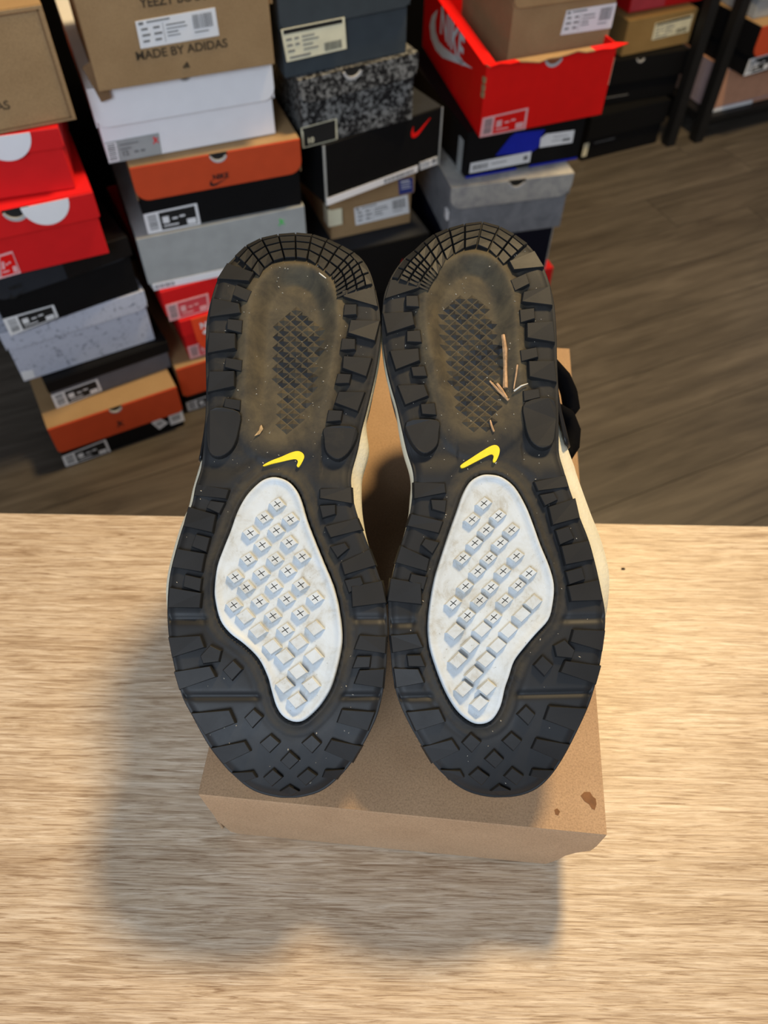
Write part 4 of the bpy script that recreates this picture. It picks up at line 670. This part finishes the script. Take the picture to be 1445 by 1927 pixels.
    for i, (cx, cy) in enumerate(d['stud']):
        cross = i < d['ncross']; s2 = 1 if key == 'L' else -1
        hu, hv = (4.1, 3.4) if cross else (4.5, 3.9)
        T_ = np.array([(cx+hu, cy-.5*s2), (cx+.5, cy+hv), (cx-hu, cy+.5*s2), (cx-.5, cy-hv)]); ctr = T_.mean(0); C_ = ctr+(T_-ctr)*1.24
        cw = float(hp([cx], [cy])[0]); top = 1.7; z0 = cw-1.0
        Vv = [(x, y, z0) for x, y in C_]+[(x, y, cw+top) for x, y in T_]; Ff = [(k, (k+1) % 4, 4+(k+1) % 4, 4+k) for k in range(4)]
        if cross:
            # top cut by a cross-shaped groove parallel to its edges
            arms = [((T_[k]+T_[(k+1) % 4])/2-ctr) for k in range(4)]; g = .21; MI = [0]*4; ring = []
            for k in range(4):
                a_ = arms[k]; u_ = a_/np.linalg.norm(a_); pn = np.array([-u_[1], u_[0]]); e_ = ctr+a_*.80
                nx = arms[(k+1) % 4]; un = nx/np.linalg.norm(nx)
                ring += [e_-pn*g, e_+pn*g, ctr+(u_+un)*g]
            b0 = len(Vv); Vv += [(p[0], p[1], cw+top) for p in ring]; b1 = len(Vv); Vv += [(p[0], p[1], cw+top-.6) for p in ring]
            for k in range(4):
                Ff.append((4+k, 4+(k+1) % 4, b0+3*k+1, b0+3*k)); MI.append(0)
                Ff.append((4+(k+1) % 4, b0+(3*k+3) % 12, b0+3*k+2, b0+3*k+1)); MI.append(0)
            for q_ in range(12): Ff.append((b0+q_, b0+(q_+1) % 12, b1+(q_+1) % 12, b1+q_)); MI.append(1)
            Ff.append((b1+2, b1+5, b1+8, b1+11)); MI.append(1)
            for k in range(4): Ff.append((b1+3*k, b1+3*k+1, b1+3*k+2, b1+(3*k+11) % 12)); MI.append(1)
            pyd('stud', np.array(Vv)/1000, Ff, None, po, mats=[M_PAD, M_GROOVE], mi=MI)
        else:
            Ff.append((4, 5, 6, 7)); pyd('stud', np.array(Vv)/1000, Ff, M_PAD, po)
    # --- moulded mark
    P = catmull(d['sw'], 3)
    if area2(P) < 0: P = P[::-1]
    hb = base(P[:, 0], P[:, 1]); hb = np.full(len(P), hb.max()); n = len(P)
    bm2 = bmesh.new(); lo = [bm2.verts.new((p[0]/1000, p[1]/1000, (h_-1.6)/1000)) for p, h_ in zip(P, hb)]; hi = [bm2.verts.new((p[0]/1000, p[1]/1000, (h_+.45)/1000)) for p, h_ in zip(P, hb)]
    fc = bm2.faces.new(hi)
    for i in range(n): bm2.faces.new((lo[i], lo[(i+1) % n], hi[(i+1) % n], hi[i]))
    bm2.normal_update(); bmesh.ops.triangulate(bm2, faces=[fc], ngon_method='EAR_CLIP'); me = bpy.data.meshes.new('logo'); bm2.to_mesh(me); bm2.free()
    lo_ = put(link('logo', me, M_YEL, t)); lo_['label'] = 'bright yellow tick mark moulded in the arch'
    # --- midsole: loft below the outsole with a flare on the outer side
    n = len(OUT); tn = np.roll(OUT, -1, 0)-np.roll(OUT, 1, 0); nrm = np.column_stack([tn[:, 1], -tn[:, 0]]); nrm /= np.linalg.norm(nrm, axis=1, keepdims=True)
    for _ in range(6): nrm = (np.roll(nrm, 1, 0)+nrm*2+np.roll(nrm, -1, 0))/4
    vv = OUT[:, 1]; side = np.sign(nrm[:, 0]); lat = side*sgn > 0
    bulL, bulM = (5.0, 5.5) if key == 'L' else (11.5, 1.0)
    bul = np.where(lat, bulL*sm(118, 160, vv)*(1-sm(215, 262, vv)), bulM*sm(118, 140, vv)*(1-sm(155, 200, vv)))
    wc = base(OUT[:, 0], OUT[:, 1], False)
    tap = 6.5*sm(L-130, L-35, vv)
    def rings(spec, m_, name, scale=1.):
        Vv = []; 
        for dep, of, bf in spec:
            Q = OUT+nrm*(of+bul*bf-tap*max(dep-5, 0)/22)[:, None]
            Vv += list(np.column_stack([Q, wc-dep]))
        Ff = []
        for k in range(len(spec)-1): Ff += [(k*n+(i+1) % n, k*n+i, (k+1)*n+i, (k+1)*n+(i+1) % n) for i in range(n)]
        return put(pyd(name, np.array(Vv)/1000, Ff, m_, t, True))
    rings([(4.0, -2.2, 0), (6.5, -.6, .25), (11, .2, .85), (17, .3, 1.), (23, -.5, .85), (28, -2.5, .45), (30, -5, .1)], M_MID, 'midsole')
    # heel clip on the outer side
    sel = [i for i in range(n) if lat[i] and 70 < vv[i] < 146]; sel.sort(key=lambda i: vv[i])
    Vv = []
    for i in sel:
        of = 1.2+3.4*sm(95, 140, vv[i])*(1 if key == 'R' else .4)
        for dep, k_ in ((5, .2), (12, 1.), (24, 1.), (27, .2)): Vv.append((OUT[i, 0]+nrm[i, 0]*of*k_+nrm[i, 0]*bul[i]*.5, OUT[i, 1]+nrm[i, 1]*of*k_, wc[i]-dep))
    Ff = [(k*4+j, k*4+j+1, k*4+j+5, k*4+j+4) for k in range(len(sel)-1) for j in range(3)]
    o = put(pyd('heel_clip', np.array(Vv)/1000, Ff, M_CLIP, t, True)); md = o.modifiers.new('solid', 'SOLIDIFY'); md.thickness = .0015; md.offset = 0
    # --- upper: dome from the midsole rim to the instep
    sx_ = [0, 15, 40, 70, 100, 130, 160, 200, 260, L+5]; hx = [34, 52, 70.4, 84, 98, 108, 114, 116, 113, 104]
    hpro = lambda v: np.interp(L-v, sx_, hx)
    cl = np.array([0.5*sum(lohi(OUT, min(max(v, 1), L-1))) for v in vv]); cvm = L*.5
    Vv = []; nt_ = 12
    for k in range(nt_+1):
        a_ = k/nt_*math.pi/2; s1 = math.cos(a_)**.75 if k < nt_ else 0.; 
        Uq = cl+(OUT[:, 0]-cl)*s1*(.96-.20*sm(L-140, L-40, vv)); Vq = cvm+(vv-cvm)*(.92-.14*(1-s1)); h0 = wc-22
        ztop = -hpro(Vq); Vv += list(np.column_stack([Uq, Vq, h0+(ztop-h0)*math.sin(a_)]))
    Ff = []
    for k in range(nt_): Ff += [(k*n+(i+1) % n, k*n+i, (k+1)*n+i, (k+1)*n+(i+1) % n) for i in range(n)]
    put(pyd('upper', np.array(Vv)/1000, Ff, M_KNIT, t, True))
    # yellow foxing stripe between midsole and upper
    rings([(26, -2.2, .7), (28, -1.2, .6), (30, -4., .35)], M_YEL, 'trim_stripe')
    def tube(name, path, r, m_, seg=8, flatten=1.):
        P_ = np.array(path, float); Vv = []; Ff = []
        for i in range(len(P_)):
            tg = P_[min(i+1, len(P_)-1)]-P_[max(i-1, 0)]; tg /= np.linalg.norm(tg)+1e-9
            up_ = np.array([0, 0, 1.]) if abs(tg[2]) < .9 else np.array([1., 0, 0]); s_ = np.cross(tg, up_); s_ /= np.linalg.norm(s_); u2 = np.cross(s_, tg)
            rr = r[i] if hasattr(r, '__len__') else r
            for q_ in range(seg): a_ = 2*math.pi*q_/seg; Vv.append(P_[i]+s_*math.cos(a_)*rr+u2*math.sin(a_)*rr*flatten)
        for i in range(len(P_)-1): Ff += [(i*seg+q_, i*seg+(q_+1) % seg, (i+1)*seg+(q_+1) % seg, (i+1)*seg+q_) for q_ in range(seg)]
        Ff += [tuple(range(seg-1, -1, -1)), tuple((len(P_)-1)*seg+q_ for q_ in range(seg))]
        return put(pyd(name, np.array(Vv)/1000, Ff, m_, t, True))
    c_at = lambda s: .5*sum(lohi(OUT, L-s))
    # collar: padded ring around the opening
    ring = []
    for k in range(33):
        a_ = 2*math.pi*k/32; v_ = L*.24+58*math.cos(a_); ring.append((c_at(L-max(v_, 3))+27*math.sin(a_), max(v_, 3), -106-7*math.cos(a_)))
    tube('collar', ring, 7., M_FABB)
    # tongue: curved slab whose tip rests on the box
    tv = [(L-115, -97), (L-150, -112), (L-180, -131), (L-203, -149)]; Vv = []
    for v_, z_ in tv:
        for k in range(7): a_ = (k-3)/3; Vv.append((c_at(L-v_)+a_*29, v_, z_+7*a_*a_-2)); 
    Ff = [(i*7+j, i*7+j+1, i*7+j+8, i*7+j+7) for i in range(3) for j in range(6)]
    o = put(pyd('tongue', np.array(Vv)/1000, Ff, M_FABB, t, True)); md = o.modifiers.new('solid', 'SOLIDIFY'); md.thickness = .008; md.offset = 0
    for s in (88, 104, 120, 136):
        c = c_at(s); z = -float(hpro(L-s)); tube('lace', [(c-30, L-s+4, z+24), (c-20, L-s+2, z+6), (c-8, L-s, z-2), (c+8, L-s, z-2), (c+20, L-s+2, z+6), (c+30, L-s+4, z+24)], 3.2, M_FABB, 6, .5)
    # webbing loops on the outer side
    o_s = sgn*1.
    q0 = 45. if key == 'L' else 0.
    for pth in ([(-50, 78, -52), (-60, 84, -66), (-66, 92, -76), (-68, 101, -80), (-64, 107, -80), (-52, 108, -70)], [(-54, 104, -66), (-64, 108, -76), (-67.5, 117, -80), (-66, 127, -80), (-62, 134, -76), (-50, 138, -64)]):
        pp = [(x if key == 'R' else -x*.72, y, z) for x, y, z in pth]; tube('webbing_loop', pp, [3, 5, 6, 6, 5, 3], M_FABB, 8, 1.)
    # --- grit: uncountable specks stuck to the sole
    Vv, Ff = [], []
    for _ in range(330):
        v_ = rg.uniform(25, L-8); a, b = lohi(OUT, v_); u_ = rg.uniform(a+4, b-4)
        if rg.random() < (.0 if v_ < 150 else .6): continue
        if sdf(np.array([u_]), np.array([v_]), PAD)[0] < 2: continue
        z = float(base([u_], [v_])[0])+.1; s_ = rg.choice((.14, .18, .22, .3)); th = rg.random()*6.28; ll_ = s_*rg.uniform(1, 2.6); k = len(Vv)
        cx_, sx2 = math.cos(th), math.sin(th)
        Vv += [(u_+cx_*ll_, v_+sx2*ll_, z), (u_-sx2*s_, v_+cx_*s_, z), (u_-cx_*ll_, v_-sx2*ll_, z), (u_+sx2*s_, v_-cx_*s_, z), (u_, v_, z+s_*1.4)]
        Ff += [(k, k+1, k+4), (k+1, k+2, k+4), (k+2, k+3, k+4), (k+3, k, k+4)]
    g_ = pyd('grit', np.array(Vv)/1000, Ff, M_DIRT, so); g_['kind'] = 'stuff'
    MW = Matrix.Translation(org) @ rotm
    def world(u, v, w): return MW @ (offl+Vector((u, v, w))/1000)
    return t, base, world
SL = make_shoe('L', 'black-soled sneaker with a dusty empty heel hollow and a white thread on it', 1)
SR = make_shoe('R', 'black-soled sneaker with dry twigs caught in the hollow of its heel', -1)

# ------------------------------------------------------------------ debris
def stick(shoe, pts, r0, r1, m, name, label, cat, lift=.6):
    t, base, world = shoe; P = []; n = len(pts)
    for i, (u, v, dz) in enumerate(pts): P.append(world(u, v, float(base([u], [v])[0])+dz+lift))
    Vv, Ff = [], []; org = P[0].copy()
    for i in range(n):
        tg = (P[min(i+1, n-1)]-P[max(i-1, 0)]).normalized(); s = tg.cross(Vector((.1, .3, 1))).normalized(); u2 = s.cross(tg); r = (r0+(r1-r0)*i/(n-1))/1000*(1+.2*math.sin(i*2.1))
        for q in range(6): a = q*math.pi/3; Vv.append(P[i]-org+s*math.cos(a)*r+u2*math.sin(a)*r)
    for i in range(n-1): Ff += [(i*6+q, i*6+(q+1) % 6, (i+1)*6+(q+1) % 6, (i+1)*6+q) for q in range(6)]
    Ff += [tuple(range(5, -1, -1)), tuple((n-1)*6+q for q in range(6))]
    o = pyd(name, Vv, Ff, m); o.location = org; return tag(o, label, cat, 'plant bits stuck in the soles' if shoe is SR else None)
stick(SR, [(-11.2, 81, 1), (-11.7, 90, 1.), (-11.4, 100, .8), (-10.8, 113, .3)], 1.1, 1.5, M_TWIG, 'twig', 'longest straight brown twig lying in the heel hollow of the sole', 'twig')
stick(SR, [(-2.4, 108, .3), (-6, 113, .4), (-11.8, 121, .3)], .5, .8, M_TWIG, 'twig', 'slanting brown twig meeting the foot of the longest twig', 'twig')
stick(SR, [(-6.3, 110, 1.), (-8.5, 114, .9), (-11, 119.5, .7)], .7, .9, M_TWIG, 'twig', 'short thick twig lying along the slanting twig', 'twig')
stick(SR, [(-17.5, 101, .6), (-16.5, 107, .8), (-15, 114.5, .4)], .55, .4, M_TWIG, 'twig', 'thin pale splinter beside the longest twig, against the lugs', 'twig')
stick(SR, [(-15, 116, .6), (-19, 113.6, 1.2), (-23, 112, 1.)], .5, .3, M_FIBRE, 'fibre', 'pale dry grass fibre crossing the lug next to the twigs', 'fibre')
stick(SR, [(-.9, 132.5, .2), (-1.4, 136, .3), (-2.5, 139.5, .2)], .45, .7, M_TWIG, 'twig', 'small lone twig bit between the twigs and the yellow mark', 'twig')
stick(SL, [(-15.6, 36.3, .6), (-17.4, 38.0, .7), (-19.7, 40.1, .6)], .3, .35, M_FIBRE, 'fibre', 'white thread stuck below the heel tread blocks', 'fibre')
def scrap():
    t, base, world = SL; pts = [(15.8, 127.5), (14.6, 130.2), (16.3, 133.2), (19.2, 134.6), (17.0, 131.2), (16.6, 129)]
    P = [world(u, v, float(base([u], [v])[0])+.5+.5*(i % 2)) for i, (u, v) in enumerate(pts)]; o0 = P[0].copy(); nv = (P[2]-P[0]).cross(P[4]-P[0]).normalized()*.0005
    n = len(P); V = [p-o0 for p in P]+[p-o0-nv for p in P]
    o = pyd('leaf_scrap', V, [tuple(range(n)), tuple(range(2*n-1, n-1, -1))]+[(i, n+i, n+(i+1) % n, (i+1) % n) for i in range(n)], M_LEAF); o.location = o0
    tag(o, 'curled dry leaf scrap stuck above the yellow mark on a sole', 'leaf')
scrap()
bmc = bmesh.new(); bmesh.ops.create_icosphere(bmc, subdivisions=1, radius=.0011)
for v in bmc.verts: v.co.x *= 1.6; v.co.z *= .6; v.co += Vector((random.uniform(-1, 1), random.uniform(-1, 1), 0))*.0002
me = bpy.data.meshes.new('crumb'); bmc.to_mesh(me); bmc.free(); o = link('crumb', me, M_CRUMB); o.location = (.198, .347, TZ+.0005); tag(o, 'tiny dark crumb on the pale table plank', 'crumb')
